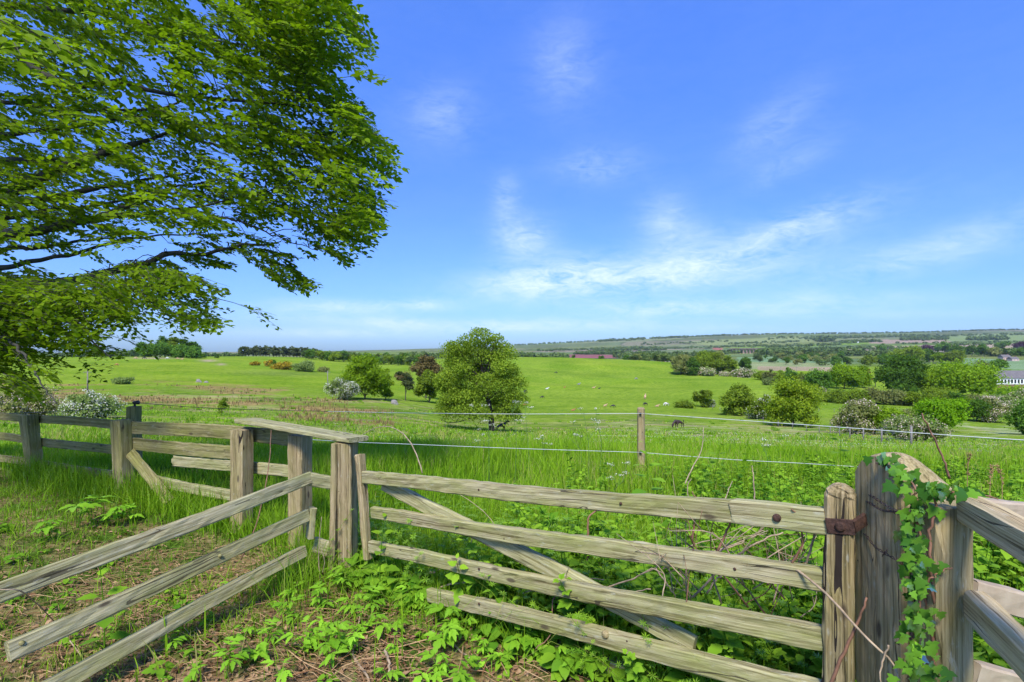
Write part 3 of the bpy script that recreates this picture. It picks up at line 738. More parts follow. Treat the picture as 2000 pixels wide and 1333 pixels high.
rope('fence_wire', [pt(265, 787, 6.0), pt(150, 802, 6.4), pt(0, 808, 7.2), pt(-200, 812, 8.0)], 0.0035, BLACKP, 'thin dark wire passing before the white hawthorns')
#PART3
# ------------------------------------------------------------------ leaf templates
def leaf8(wd=0.3, fold=0.06):
    V = np.array([(0, 0, 0), (.22, wd * .8, fold), (.6, wd * .85, fold), (1, 0, -.06), (.6, -wd * .85, fold), (.22, -wd * .8, fold), (.3, 0, 0), (.65, 0, -.02)])
    return V, [(6, 7, 2, 1), (7, 6, 5, 4)], [(0, 6, 1), (7, 3, 2), (0, 5, 6), (7, 4, 3)]
LV, LQ, LT = leaf8()
DIA = np.array([(-.5, 0, 0), (0, -.36, .06), (.5, 0, 0), (0, .36, .06)]); DQ = [(0, 1, 2, 3)]

def crown(r, nleaf, H, W, base, size, nblob=18, D=None, lean=0.0, prof='round', squash=0.8, fill=0.35, vspread=0.25):
    """leaf-sized faces over many lobes; returns a G and the lobes"""
    D = D or W
    cs, rs = [], []
    zc, hz = (base + H) / 2, (H - base) / 2
    k = 0
    while len(cs) < nblob and k < 4000:
        k += 1
        u = r.uniform(-1, 1, 3)
        if np.dot(u, u) > 1: continue
        zf = (u[2] + 1) / 2
        if prof == 'cone': s = 1.15 * (1 - zf) + 0.12
        elif prof == 'dome': s = math.sqrt(max(0.05, 1 - max(0, zf - 0.25) ** 2 / 0.6))
        elif prof == 'top': s = 0.45 + 0.75 * math.sin(PI * min(1, zf * 0.75 + 0.25))
        else: s = 1.0
        if prof != 'round': u[:2] = unit(r.normal(size=2)) * math.sqrt(r.uniform(0, 1)) * s
        rb = r.uniform(0.11, 0.27) * W * (1.0 if prof != 'cone' else 0.4 + s * 0.6)
        rad = np.array([max(0.02, W / 2 - rb * .62), max(0.02, D / 2 - rb * .7), max(0.02, hz - rb * squash * .75)])
        c = u * rad + np.array([0, 0, zc])
        c[0] += lean * (c[2] - base)
        if len(cs) > 4 and min(np.linalg.norm(c - q) for q in cs) < rb * 0.45: continue
        cs.append(c); rs.append(rb)
    for _ in range(max(3, nblob // 3)):         # small spurs that break the outline
        q = r.integers(0, len(cs)); d_ = unit(r.normal(size=3) + np.array([0, 0, .45]))
        rb = rs[q] * r.uniform(.35, .55)
        cs.append(cs[q] + d_ * (rs[q] * .95 + rb * .3) * np.array([1, 1, squash])); rs.append(rb)
    cs, rs = np.array(cs), np.array(rs)
    b = r.choice(len(cs), nleaf, p=rs ** 2 / np.sum(rs ** 2))
    d = unit(r.normal(size=(nleaf, 3))); d[:, 2] = np.where((d[:, 2] < -0.25) & (r.uniform(size=nleaf) < .65), -d[:, 2], d[:, 2])
    rad = rs[b] * np.where(r.uniform(size=nleaf) < fill, r.uniform(.3, .85, nleaf), r.normal(0.97, 0.14, nleaf))
    P = cs[b] + d * rad[:, None] * np.array([1, 1, squash])
    nrm = unit(d * 0.9 + r.normal(size=(nleaf, 3)) * 0.55 + np.array([0, 0, 0.25]))
    M = frames(r.normal(size=(nleaf, 3)), nrm)
    S = size * r.uniform(0.6, 1.35, nleaf)
    V, Q, T = replicate(DIA, DQ, None, M, P, S)
    bt = r.uniform(-vspread, vspread, len(cs))
    v = np.clip(0.5 + bt[b] + r.normal(0, 0.2, nleaf), 0, 1)
    g = G(); g.add(V, Q, None, np.repeat(v, 4))
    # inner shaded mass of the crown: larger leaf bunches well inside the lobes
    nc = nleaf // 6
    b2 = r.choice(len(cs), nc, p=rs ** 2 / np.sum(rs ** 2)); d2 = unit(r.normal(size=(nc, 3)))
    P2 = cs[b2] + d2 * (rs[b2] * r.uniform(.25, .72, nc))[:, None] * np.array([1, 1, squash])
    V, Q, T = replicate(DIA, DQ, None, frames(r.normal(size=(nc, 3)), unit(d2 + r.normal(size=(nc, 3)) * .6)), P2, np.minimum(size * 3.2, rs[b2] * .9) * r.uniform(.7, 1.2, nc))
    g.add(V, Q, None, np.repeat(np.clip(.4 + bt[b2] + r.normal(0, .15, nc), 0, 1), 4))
    return g, cs, rs, v, P

def trunkmesh(r, name, H, base, rad, cs, nlimb=7, lean=0.0):
    g = G()
    top = base + (H - base) * 0.55
    P = np.array([(0, 0, -0.3), (0, 0, base * .3), (lean * base * .2 + r.normal(0, rad * .3), 0, base), (lean * (top - base) * .7, r.normal(0, rad), top)])
    Pq = smooth_path(P, 10)
    g.add(*tube(Pq, np.linspace(rad * 1.15, rad * .45, 10), 8))
    for k in r.choice(len(cs), min(nlimb, len(cs)), replace=False):
        t = r.uniform(0.55, 0.95); s = Pq[int(t * 9)]
        mid = (s + cs[k]) / 2 + np.array([0, 0, -0.08 * np.linalg.norm(cs[k] - s)])
        g.add(*tube(smooth_path([s, mid, cs[k]], 6), np.linspace(rad * .45, rad * .1, 6), 5))
    return g.mesh(name, True)

def tree(name, label, px, py, wpx, hpx, leaf, cat='tree', n=4000, lpx=2.2, base=0.12, seed=None, prof='dome', nblob=20, trunk=None, bark=None,
         group=None, lean=0.0, blossom=None, bfrac=0.5, depth=1.0, Y=None, dx=0.0, **kw):
    """tree or bush whose foot is the ground seen at (px, py), hpx by wpx photo pixels large, with leaf faces of about lpx pixels"""
    if Y is None: g0, Y = ground(px, py)
    else:
        X = (px - 1000) / F * Y; g0 = np.array([X, Y, float(height(X, Y))])
    s = Y / F
    n = int(n * 1.5); lpx *= 1.22
    H, W = hpx * s * 1.06, wpx * s * 1.06
    r = np.random.default_rng(int(px * 7 + py * 3) if seed is None else seed)
    root = empty(name, tuple(g0), label, cat, group)
    g, cs, rs, v, P = crown(r, n, H, W, (base - (.16 if cat in ('bush', 'hedge') else .05)) * H, lpx * s, nblob, W * depth, lean, prof, **kw)
    link('trunk' if base > 0.05 else 'stem', trunkmesh(r, name + '_trunk', H, base * H, trunk or max(0.02 * H, 0.04), cs, lean=lean), bark or BARK, root)
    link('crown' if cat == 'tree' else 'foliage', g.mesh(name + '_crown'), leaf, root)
    if blossom is not None:
        nb = int(n * bfrac)
        # flower sprays sit on the outside of the lobes, mostly the upper side
        b = r.choice(len(cs), nb, p=rs ** 2 / np.sum(rs ** 2))
        d = unit(r.normal(size=(nb, 3)) + np.array([0, 0, 0.35]))
        Pb = cs[b] + d * (rs[b] * r.normal(1.04, 0.07, nb))[:, None] * np.array([1, 1, .8])
        keep = wob(Pb[:, 0] + Pb[:, 1], Pb[:, 2], 6.0 / W, 20) > -0.25
        Pb, d = Pb[keep], d[keep]; nb = len(Pb)
        V, Q, T = replicate(DIA, DQ, None, frames(r.normal(size=(nb, 3)), unit(d + r.normal(size=(nb, 3)) * .4)), Pb, lpx * s * r.uniform(.5, 1.1, nb))
        gb = G(); gb.add(V, Q, None, np.repeat(r.uniform(0, 1, nb), 4))
        link('blossom', gb.mesh('blossom'), blossom, root)
    return root

# ------------------------------------------------------------------ trees and shrubs of the middle ground
def big_tree():
    px, py = 960, 843
    g0, Y = ground(px, py); s = Y / F
    r = np.random.default_rng(11)
    root = empty('field_tree', tuple(g0), 'large spreading green tree standing alone in the pasture with a pony at its foot', 'tree')
    # lobes placed after the photo's outline: x and height in photo pixels from the trunk foot
    outline = [(-100, 58), (-104, 95), (-84, 132), (-86, 165), (-68, 120), (-50, 178), (-22, 188), (8, 186), (24, 168), (36, 150), (46, 120), (54, 90), (60, 60), (50, 34), (20, 30), (-20, 40), (-55, 44), (-85, 40),
               (-60, 150), (-30, 150), (0, 150), (20, 128), (-75, 80), (-45, 110), (-10, 115), (22, 95), (40, 70), (-50, 75), (-15, 75), (20, 62), (0, 95), (-30, 45), (-96, 76), (-70, 60), (38, 46), (-8, 172), (-38, 168), (-70, 140), (-62, 162), (-90, 112), (-74, 102), (-88, 146), (-92, 60), (-52, 128), (-52, 60), (-72, 160), (10, 150), (-24, 128), (-30, 95), (32, 108), (8, 46), (-104, 44)]
    cs, rs = [], []
    for (ox, oz) in outline:
        edge = abs(ox + 20) / 85.0
        for q in range(2):
            dy = r.uniform(-1, 1) * 62 * math.sqrt(max(0.05, 1 - edge ** 2)) * (1 if oz < 150 else .6)
            cs.append(np.array([ox * 0.88 + r.normal(0, 3), dy, oz * .97 + r.normal(0, 3)]) * s); rs.append(r.uniform(14, 24) * s)
    cs, rs = np.array(cs), np.array(rs)
    n = 52000
    b = r.choice(len(cs), n, p=rs ** 2 / np.sum(rs ** 2))
    d = unit(r.normal(size=(n, 3))); d[:, 2] = np.where((d[:, 2] < -.2) & (r.uniform(size=n) < .6), -d[:, 2], d[:, 2])
    P = cs[b] + d * (rs[b] * np.where(r.uniform(size=n) < .3, r.uniform(.3, .9, n), r.normal(.98, .13, n)))[:, None] * np.array([1, 1, .72])
    # sky shows through the thin top
    thin = (P[:, 2] > 150 * s) & (r.uniform(size=n) < 0.3)
    P, d, b = P[~thin], d[~thin], b[~thin]; n = len(P)
    nrm = unit(d * .8 + r.normal(size=(n, 3)) * .6 + np.array([0, 0, .25]))
    V, Q, T = replicate(DIA, DQ, None, frames(r.normal(size=(n, 3)), nrm), P, s * 3.3 * r.uniform(.6, 1.35, n))
    bt = r.uniform(-.25, .25, len(cs))
    g = G(); g.add(V, Q, None, np.repeat(np.clip(.5 + bt[b] + r.normal(0, .2, n), 0, 1), 4))
    link('crown', g.mesh('field_tree_crown'), LF_TREE, root)
    g = G()
    tr = smooth_path(np.array([(0, 0, -4), (0, 0, 8), (-1, 0, 30), (-6, 2, 62), (-16, 0, 110), (-24, 2, 165)]) * s, 16)
    g.add(*tube(tr, np.array([8.5, 7, 6.4, 6.2, 6, 5.8, 5.3, 4.8, 4.2, 3.6, 3.0, 2.5, 2, 1.6, 1.2, .8]) * s, 10))
    link('trunk', g.mesh('field_tree_trunk', True), BARK, root)
    for k in r.choice(len(cs), 26, replace=False):
        st_ = tr[int(np.clip(np.searchsorted(tr[:, 2], cs[k][2] * .55), 4, 14))]
        g = G(); mid = (st_ + cs[k]) / 2 + np.array([0, 0, -4 * s])
        g.add(*tube(smooth_path([st_, mid, cs[k]], 8), np.linspace(2.0 * s, .35 * s, 8), 5))
        if k % 5 == 0: g.add(*tube(smooth_path([mid, mid + r.normal(0, 12, 3) * s, cs[(k + 3) % len(cs)]], 6), np.linspace(1.0 * s, .3 * s, 6), 4))
        link('limb', g.mesh('limb', True), BARK, root)
    # low twig hanging out to the side
    g = G(); g.add(*tube(smooth_path(np.array([(-2, 0, 30), (-40, -5, 26), (-62, -8, 20), (-84, -8, 18), (-98, -8, 26)]) * s, 14), np.linspace(1.2, .5, 14) * s, 5))
    link('limb', g.mesh('limb', True), BARK, root)
big_tree()

SY = dict(prof='dome')
tree('sycamore', 'rounded yellow-green tree beside the white hawthorn, at the edge of the rushes', 713, 781, 88, 84, LF_BRIGHT, n=9000, lpx=2.4, base=.10, nblob=34, depth=.9)
tree('willow_bush', 'small yellowish leafy tree pressed against the rounded sycamore', 753, 781, 36, 58, LF_GOLD, n=2500, lpx=2.2, base=.03, nblob=14)
tree('hawthorn', 'white flowering hawthorn leaning at the foot of the rounded sycamore', 665, 781, 62, 40, LF_GREY, cat='bush', n=1800, lpx=2.1, base=.06, blossom=LF_WHITE, bfrac=1.3, prof='round', nblob=14)
tree('pine', 'thin dark pine with a bare stem behind the sycamore and the big tree', 792, 783, 38, 56, LF_PINE, n=1500, lpx=2.2, base=.26, prof='round', nblob=10, trunk=.13, lean=-.12, squash=.55)
tree('pine', 'taller russet pine whose top leans against the big field tree', 832, 778, 56, 80, LF_RED, n=3000, lpx=2.3, base=.40, prof='top', nblob=18, trunk=.22, lean=.12)
tree('maple', 'fresh green tree tucked against the big field tree beside the russet pine', 838, 787, 54, 68, LF_TREE, n=3800, lpx=2.6, base=.08, nblob=18)
tree('russet_bush', 'low brownish thicket behind the two pines', 786, 744, 42, 16, LF_RED, cat='bush', n=900, lpx=1.8, base=0, prof='round', nblob=10)
# copse on the hill crest
for k, (px, w, h, lf) in enumerate(((283, 30, 30, LF_DARK), (303, 36, 38, LF_TREE), (322, 34, 40, LF_DARK), (341, 36, 38, LF_TREE), (358, 34, 38, LF_DARK), (375, 32, 33, LF_DARK), (312, 44, 28, LF_DARK), (352, 48, 28, LF_DARK), (290, 34, 22, LF_DARK), (376, 36, 22, LF_DARK))):
    tree('copse_tree', 'broad tree packed in the round copse on the hill crest', px, 698.5 + (k > 5), w, h, lf, n=1700, lpx=2.0, base=.0, nblob=16, group='trees of the round copse on the hill', Y=345 + (k % 3) * 8 - (k > 5) * 14)
tree('bush', 'small dark bush just beside the round hill copse', 396, 698, 12, 8, LF_DARK, cat='bush', n=250, lpx=1.6, base=0, Y=360)
tree('bush', 'single dark bush alone on the crest between copse and conifers', 423, 697.5, 11, 7, LF_DARK, cat='bush', n=250, lpx=1.6, base=0, Y=370)
# gorse and willow on the slope
tree('gorse_bush', 'small flat rusty gorse patch furthest from the grey willow', 499, 714, 22, 5, LF_GORSE, cat='bush', n=500, lpx=1.6, base=0, prof='round', nblob=8)
tree('gorse_bush', 'tall orange-yellow gorse clump on the slope', 524, 716, 18, 12, LF_GORSE, cat='bush', n=700, lpx=1.7, base=0, prof='round', nblob=8)
tree('gorse_bush', 'long orange-yellow gorse bank running up to the grey willow', 552, 722, 44, 12, LF_GORSE, cat='bush', n=1300, lpx=1.7, base=0, prof='round', nblob=14)
tree('bush', 'round dark green bush rising from the gorse', 534, 713, 12, 9, LF_DARK, cat='bush', n=350, lpx=1.6, base=0)
tree('bush', 'light green bush between the gorse and the grey willow', 559, 718, 18, 13, LF_BRIGHT, cat='bush', n=600, lpx=1.7, base=0)
tree('grey_willow', 'pale grey-green rounded willow at the end of the gorse', 595, 726, 46, 22, LF_GREY, cat='bush', n=2000, lpx=1.8, base=.02, prof='dome', nblob=16)
tree('bush', 'dull brown-green scrub trailing from the grey willow', 632, 727, 26, 9, LF_OLIVE, cat='bush', n=600, lpx=1.7, base=0)
# hawthorns beyond the mossy fence
tree('hawthorn', 'white blossoming hawthorn bush before the rushes, the rounder of two', 178, 820, 96, 50, LF_GREY, cat='bush', n=4500, lpx=2.6, base=.03, blossom=LF_WHITE, bfrac=.7, prof='dome', nblob=34, squash=.6)
tree('hawthorn', 'fading pinkish green hawthorn behind the mossy fence at the picture edge', 35, 818, 130, 56, LF_OLIVE, cat='bush', n=5000, lpx=2.6, base=.03, blossom=LF_PINK, bfrac=.5, prof='dome', nblob=34, squash=.6)
tree('sapling', 'thin green sapling alone in the bright grass below the rushes', 433, 812, 28, 34, LF_TREE, n=420, lpx=2.4, base=.1, prof='round', nblob=9, trunk=.02)
tree('rush_clump', 'dome of green rushes on the pasture edge', 241, 751, 38, 12, LF_GREY, cat='rushes', n=700, lpx=2.0, base=0, prof='round', nblob=10)
# wood clump beyond the cows
for (px, py, w, h, lf, lab) in ((1330, 733, 44, 38, LF_OLIVE, 'olive tree at the near end of the wooded clump above the cattle'), (1352, 734, 30, 34, LF_DARK, 'dark tree next to the olive one in the wooded clump'),
        (1372, 731, 40, 42, LF_TREE, 'tallest dark green tree of the wooded clump above the cattle'), (1390, 728, 36, 42, LF_TREE, 'upright green tree behind the middle of the wooded clump'),
        (1404, 728, 30, 40, LF_OLIVE, 'dull tree at the back of the wooded clump'), (1419, 733, 50, 36, LF_TREE, 'broad domed green tree at the blossom end of the wooded clump'),
        (1454, 722, 24, 22, LF_DARK, 'small dark tree just past the wooded clump')):
    tree('clump_tree', lab, px, py, w, h, lf, n=2600, lpx=2.1, base=.05, nblob=22)
for (px, py, w, h, lab) in ((1380, 734, 40, 15, 'pinkish white hawthorn blossoming below the tallest clump tree'), (1417, 735, 22, 9, 'low pale hawthorn under the broad domed tree'), (1452, 737, 44, 16, 'wide flowering hawthorn where the wooded clump meets the hedge')):
    tree('hawthorn', lab, px, py, w, h, LF_GREY, cat='bush', n=900, lpx=1.9, base=0, blossom=LF_PINK, bfrac=.8, prof='round', nblob=12)
tree('shrub', 'loose upright shrub by the low hedge beyond the grazing horse', 1372, 796, 40, 36, LF_TREE, cat='bush', n=1300, lpx=2.3, base=.02, prof='round', nblob=14)
tree('shrub', 'low flowering shrub at the foot of the loose upright shrub', 1388, 796, 22, 14, LF_GREY, cat='bush', n=500, lpx=2.0, base=0, blossom=LF_WHITE, bfrac=.4, prof='round', nblob=8)
tree('hedge', 'low green hedge stretch leading to the loose upright shrub', 1336, 797, 54, 9, LF_TREE, cat='hedge', n=900, lpx=2.0, base=0, prof='round', nblob=14)
tree('hedge_tree', 'dense dull green bush before the golden willow', 1446, 812, 66, 58, LF_TREE, cat='bush', n=4200, lpx=2.5, base=.02, nblob=26)
tree('hawthorn', 'white-speckled hawthorn between the dull bush and the golden willow', 1488, 820, 58, 46, LF_TREE, cat='bush', n=2600, lpx=2.4, base=.02, blossom=LF_WHITE, bfrac=.35, nblob=18)
tree('golden_willow', 'big rounded golden green willow bush behind the stock fence', 1550, 833, 96, 92, LF_GOLD, n=8500, lpx=2.5, base=.02, nblob=44, fill=.4)
tree('hawthorn', 'olive and cream hawthorn beside the golden willow', 1676, 848, 86, 66, LF_OLIVE, cat='bush', n=4800, lpx=2.5, base=.03, blossom=LF_PINK, bfrac=.4, nblob=28)
tree('maple_bush', 'yellow-green bush between the cream hawthorn and the bright tree', 1738, 850, 86, 54, LF_BRIGHT, cat='bush', n=3600, lpx=2.5, base=.05, nblob=22)
tree('hawthorn', 'greyish thorn bush in front of the bright green tree', 1790, 862, 96, 52, LF_GREY, cat='bush', n=3200, lpx=2.5, base=.03, blossom=LF_PINK, bfrac=.4, nblob=22)
tree('bright_tree', 'vivid light green tree above the paddock', 1842, 842, 92, 64, leafmat('vivid_leaf', (.10, .215, .008), (.20, .37, .015), .35), n=6000, lpx=2.6, base=.04, nblob=32)
tree('hawthorn', 'dark thorn bush beyond the vivid green tree', 1908, 824, 74, 42, LF_DARK, cat='bush', n=2200, lpx=2.2, base=.03, nblob=18)
tree('hawthorn', 'tan and pink blossomed thorn over the paddock corner', 1944, 826, 66, 46, LF_OLIVE, cat='bush', n=2000, lpx=2.2, base=.05, blossom=LF_PINK, bfrac=1.0, nblob=18)
tree('hawthorn', 'pale thorn at the picture edge above the paddock', 1984, 812, 60, 42, LF_GREY, cat='bush', n=2200, lpx=2.2, base=.03, blossom=LF_PINK, bfrac=.5, nblob=18)
tree('spruce', 'bluish dark evergreen cut off by the frame over the paddock', 2012, 850, 80, 66, LF_DARK, n=4200, lpx=2.4, base=.03, prof='dome', nblob=26)
tree('oak', 'round dark tree by the bright green pair in the hedgerow', 1601, 762, 50, 40, LF_DARK, n=2800, lpx=2.1, base=.05, nblob=22)
tree('ash', 'bright green spreading tree behind the hedge bank', 1650, 760, 62, 48, LF_BRIGHT, n=3600, lpx=2.2, base=.05, nblob=26)
tree('ash', 'second bright green tree, narrower, next to the brown poplars', 1684, 758, 34, 42, LF_BRIGHT, n=1800, lpx=2.1, base=.05, nblob=16)
tree('poplar', 'thin bare brownish poplar between the bright trees and the large dark tree', 1697, 756, 12, 40, LF_RED, n=500, lpx=1.8, base=.1, prof='cone', nblob=12)
tree('poplar', 'slim dark green poplar beside the large dark tree', 1710, 756, 10, 38, LF_DARK, n=500, lpx=1.8, base=.06, prof='cone', nblob=12)
tree('sycamore', 'large dark green tree, the deepest green on the slope', 1764, 772, 92, 72, LF_DARK, n=7500, lpx=2.4, base=.05, nblob=40)
tree('willow', 'wide yellow-green spreading tree next to the large dark one', 1868, 778, 136, 70, LF_BRIGHT, n=9500, lpx=2.4, base=.05, nblob=48)
tree('bush', 'dark scrubby bush below the wide yellow-green tree', 1832, 782, 60, 24, LF_TREE, cat='bush', n=1800, lpx=2.0, base=0, nblob=16)
for k, (px, py, w, h, lf) in enumerate(((1606, 784, 44, 20, LF_TREE), (1640, 788, 50, 26, LF_TREE), (1676, 790, 50, 26, LF_TREE), (1712, 790, 50, 34, LF_OLIVE), (1748, 792, 50, 30, LF_OLIVE), (1782, 794, 46, 30, LF_TREE), (1822, 798, 60, 30, LF_TREE), (1866, 800, 60, 30, LF_DARK), (1906, 800, 54, 26, LF_OLIVE), (1950, 800, 60, 28, LF_GREY), (1990, 798, 60, 26, LF_OLIVE))):
    tree('hedge_bush', 'mixed leafy bush merging into the thick hedge bank above the strip of meadow', px, py, w, h, lf, cat='bush', n=1900, lpx=2.1, base=0, nblob=18, group='bushes of the thick hedge bank')
for (px, py, w, h, lf, lab) in ((1716, 814, 64, 12, LF_TREE, 'long low dark hedge on the strip of meadow'), (1782, 816, 56, 13, LF_OLIVE, 'low ragged hedge between the strip of meadow and the bright tree')):
    tree('hedge', lab, px, py, w, h, lf, cat='hedge', n=1200, lpx=2.0, base=0, prof='round', nblob=16)
for (px, py, w, h, lf, bl, lab) in ((1878, 812, 54, 34, LF_TREE, None, 'green bush rising behind the dark thorn over the paddock'), (1834, 812, 44, 26, LF_OLIVE, LF_WHITE, 'small cream flowered thorn behind the vivid green tree'), (1930, 806, 60, 34, LF_OLIVE, LF_PINK, 'broad pinkish thorn bank in front of the garden shrubbery'), (1966, 816, 46, 30, LF_GREY, LF_PINK, 'pale rounded thorn between the tan thorn and the frame edge')):
    tree('thorn_bush', lab, px, py, w, h, lf, cat='bush', n=1800, lpx=2.2, base=0, blossom=bl, bfrac=.5, nblob=18)
tree('garden_shrub', 'light green shrubbery in front of the long hall', 1985, 775, 90, 17, LF_BRIGHT, cat='bush', n=1200, lpx=2.0, base=0, nblob=18)
tree('hawthorn', 'pinkish blossom bush in the hedge bank beside the round dark tree', 1606, 780, 36, 22, LF_GREY, cat='bush', n=900, lpx=2.0, base=0, blossom=LF_PINK, bfrac=1.0, nblob=12)
for k, (px, py, w, h, lf) in enumerate(((1486, 742, 26, 18, LF_TREE), (1504, 745, 28, 22, LF_OLIVE), (1524, 748, 30, 24, LF_TREE), (1544, 750, 30, 26, LF_DARK), (1562, 752, 28, 24, LF_TREE), (1578, 756, 28, 26, LF_OLIVE), (1530, 762, 30, 22, LF_TREE), (1500, 752, 24, 14, LF_GREY))):
    tree('hedge_bush', 'leafy bush in the hedge between the wooded clump and the round dark tree', px, py, w, h, lf, cat='bush', n=1100, lpx=2.0, base=0, nblob=14, group='bushes of the upper pasture hedge')
for (px, py, w, h, lf, lab) in ((1700, 716, 34, 24, LF_TREE, 'dark green hedgerow tree nearest the pale crop field'), (1728, 716, 34, 26, LF_DARK, 'dense dark hedgerow tree second from the pale crop field'), (1754, 712, 40, 32, LF_TREE, 'tall leafy hedgerow tree above the large dark tree'), (1784, 712, 44, 34, LF_TREE, 'widest hedgerow tree above the large dark tree'),
        (1815, 708, 40, 24, LF_DARK, 'low dark hedgerow tree towards the village'), (1866, 710, 40, 24, LF_TREE, 'layered green hedgerow tree over the yellow-green one'), (1838, 710, 30, 20, LF_BRIGHT, 'light green hedgerow tree between two darker ones'), (1631, 716, 18, 13, LF_DARK, 'single round dark bush in the pale crop field'), (1952, 726, 36, 24, LF_DARK, 'dark tree standing by the bare tree before the blue-green field')):
    tree('hedgerow_tree', lab, px, py, w, h, lf, n=1300, lpx=1.9, base=.03, nblob=16)
tree('bare_tree', 'nearly leafless grey tree before the blue-green field', 1918, 726, 22, 24, LF_RED, n=160, lpx=1.5, base=.2, prof='top', nblob=14)
tree('field_oak', 'lone dark round tree standing in the tan field', 1721, 687, 18, 15, LF_DARK, n=500, lpx=1.7, base=.15, nblob=10)
for (px, py, w, h, lf, lab) in ((1811, 688, 24, 14, LF_PURPLE, 'purple beech in the village tree belt'), (1844, 690, 32, 23, LF_DARK, 'tallest green tree in the village belt beside the purple beech'), (1872, 694, 34, 20, LF_DARK, 'dark tree after the tallest one in the village belt'), (1898, 696, 34, 22, LF_DARK, 'dark dome in the middle of the village belt'), (1922, 697, 30, 24, LF_DARK, 'broad dark tree ending the solid village belt'),
        (1944, 697, 24, 18, LF_OLIVE, 'olive tree next to the village house'), (1958, 682, 28, 14, LF_DARK, 'dark tree rising behind the village house'), (1992, 684, 22, 16, LF_PURPLE, 'purple tree behind the village house at the frame edge'), (1994, 697, 26, 16, LF_DARK, 'dark bushy tree in front of the village house'), (1790, 688, 14, 8, LF_PURPLE, 'small purple bush before the village tree belt')):
    tree('village_tree', lab, px, py, w, h, lf, n=700, lpx=1.7, base=.03, nblob=12)

# ------------------------------------------------------------------ repeated far trees (shared meshes)
def proto(seed, n, H, W, base, size, prof, nblob):
    r = np.random.default_rng(seed); g, cs, rs, v, P = crown(r, n, H, W, base * H, size, nblob, prof=prof)
    return g.mesh('far_crown'), trunkmesh(r, 'far_trunk', H, base * H, .025 * H, cs, nlimb=3)
PROTO_B = [proto(s, 800, 10, 10, .02, .85, 'dome', 12) for s in (31, 32, 33, 34)]
PROTO_C = [proto(s, 650, 10, 6, .06, .75, 'dome', 13) for s in (41, 42, 43)]
def far_tree(name, label, group, px, Y, H, W, mesh_pair, leaf):
    X = (px - 1000) / F * Y
    root = empty(name, (X, Y, float(height(X, Y)) - .2), label, 'tree', group, rz=random.uniform(0, 6.28))
    root.scale = (W, W, H)
    c = bpy.data.objects.new('crown', mesh_pair[0]); COL.objects.link(c); c.parent = root
    t = bpy.data.objects.new('trunk', mesh_pair[1]); COL.objects.link(t); t.parent = root
    for o, m in ((c, leaf), (t, BARK)):
        if not o.data.materials: o.data.materials.append(m)
        o.material_slots[0].link = 'OBJECT'; o.material_slots[0].material = m
    return root
for k in range(40):      # conifer belt behind the crest
    px = 474 + (k % 20) * 6.6 + random.uniform(-2, 2)
    Y = 560 + (k // 20) * 25 + random.uniform(-8, 8)
    far_tree('conifer', 'dark conifer packed in the straight belt on the crest', 'conifers of the crest belt', px, Y, (1.02 + random.uniform(-.1, .12)) * (1.08 if k < 20 else 1.2), 1.45, PROTO_C[k % 3], LF_PINE)
for k in range(52):      # deciduous wood in the dip
    px = 596 + (k % 26) * 8.6 + random.uniform(-3, 3)
    row = k // 26
    Y = (470 if row else 520) - max(0, px - 700) * .45 + random.uniform(-12, 12)
    far_tree('wood_tree', 'rounded tree of the mixed wood in the dip behind the sycamore', 'trees of the mixed wood in the dip', px, Y, random.uniform(.75, 1.15), random.uniform(.85, 1.25), PROTO_B[k % 4], (LF_FAR, LF_DARK, LF_FAR, LF_TREE)[(k * 7) % 4])
for k in range(70):      # valley wood by the viaduct
    px = 1478 + random.uniform(0, 185) ; t = (px - 1478) / 185
    Y = random.uniform(720, 1150) - 120 * t
    far_tree('valley_tree', 'grey-green tree massed in the valley wood beyond the pale crop field', 'trees of the valley wood', px, Y, random.uniform(.8, 1.25), random.uniform(1.0, 1.6), PROTO_B[(k * 3) % 4], (LF_FAR, LF_FAR, LF_DARK, LF_OLIVE)[(k * 5) % 4])
for k in range(16):      # trees at the back edge of the pasture
    px = 990 + k * 21 + random.uniform(-6, 6)
    if 1100 < px < 1208 and k % 3: continue
    far_tree('edge_tree', 'small dark tree along the far edge of the cattle pasture', 'trees along the far pasture edge', px, random.uniform(600, 680), random.uniform(.45, .8) * (1 if px < 1240 else 1.35), random.uniform(.6, 1.2), PROTO_B[k % 4], (LF_FAR, LF_DARK)[k % 2])
for k in range(14):      # hedge of trees running down to the clump
    px = 1240 + k * 6 + random.uniform(-3, 3)
    far_tree('edge_tree', 'small dark tree along the far edge of the cattle pasture', 'trees along the far pasture edge', px, random.uniform(480, 600), random.uniform(.7, 1.0), random.uniform(.8, 1.3), PROTO_B[k % 4], (LF_FAR, LF_OLIVE)[k % 2])

# woodland and hedges of the far country: nobody could count these
fw = G(); r = np.random.default_rng(77)
def far_row(pa, pb, n, h, spread=.02, w=1.6):
    for k in range(n):
        t = (k + r.uniform(0, 1)) / n
        px = pa[0] + (pb[0] - pa[0]) * t; Y = (pa[1] + (pb[1] - pa[1]) * t) * (1 + r.normal(0, spread))
        X = (px - 1000) / F * Y; hh = h * r.uniform(.6, 1.25); ww = hh * w * r.uniform(.7, 1.4)
        m = 60
        d = unit(r.normal(size=(m, 3))); P = d * np.array([ww / 2, ww / 2, hh / 2]) * r.uniform(.6, 1.0, m)[:, None] + np.array([X, Y, float(height(X, Y)) + hh / 2 - .3])
        V, Q, _ = replicate(DIA, DQ, None, frames(r.normal(size=(m, 3)), unit(d + r.normal(size=(m, 3)) * .5)), P, hh * .5 * r.uniform(.7, 1.3, m))
        fw.add(V, Q, None, np.repeat(np.clip(.35 + r.normal(0, .2) + r.normal(0, .15, m), 0, 1), 4))
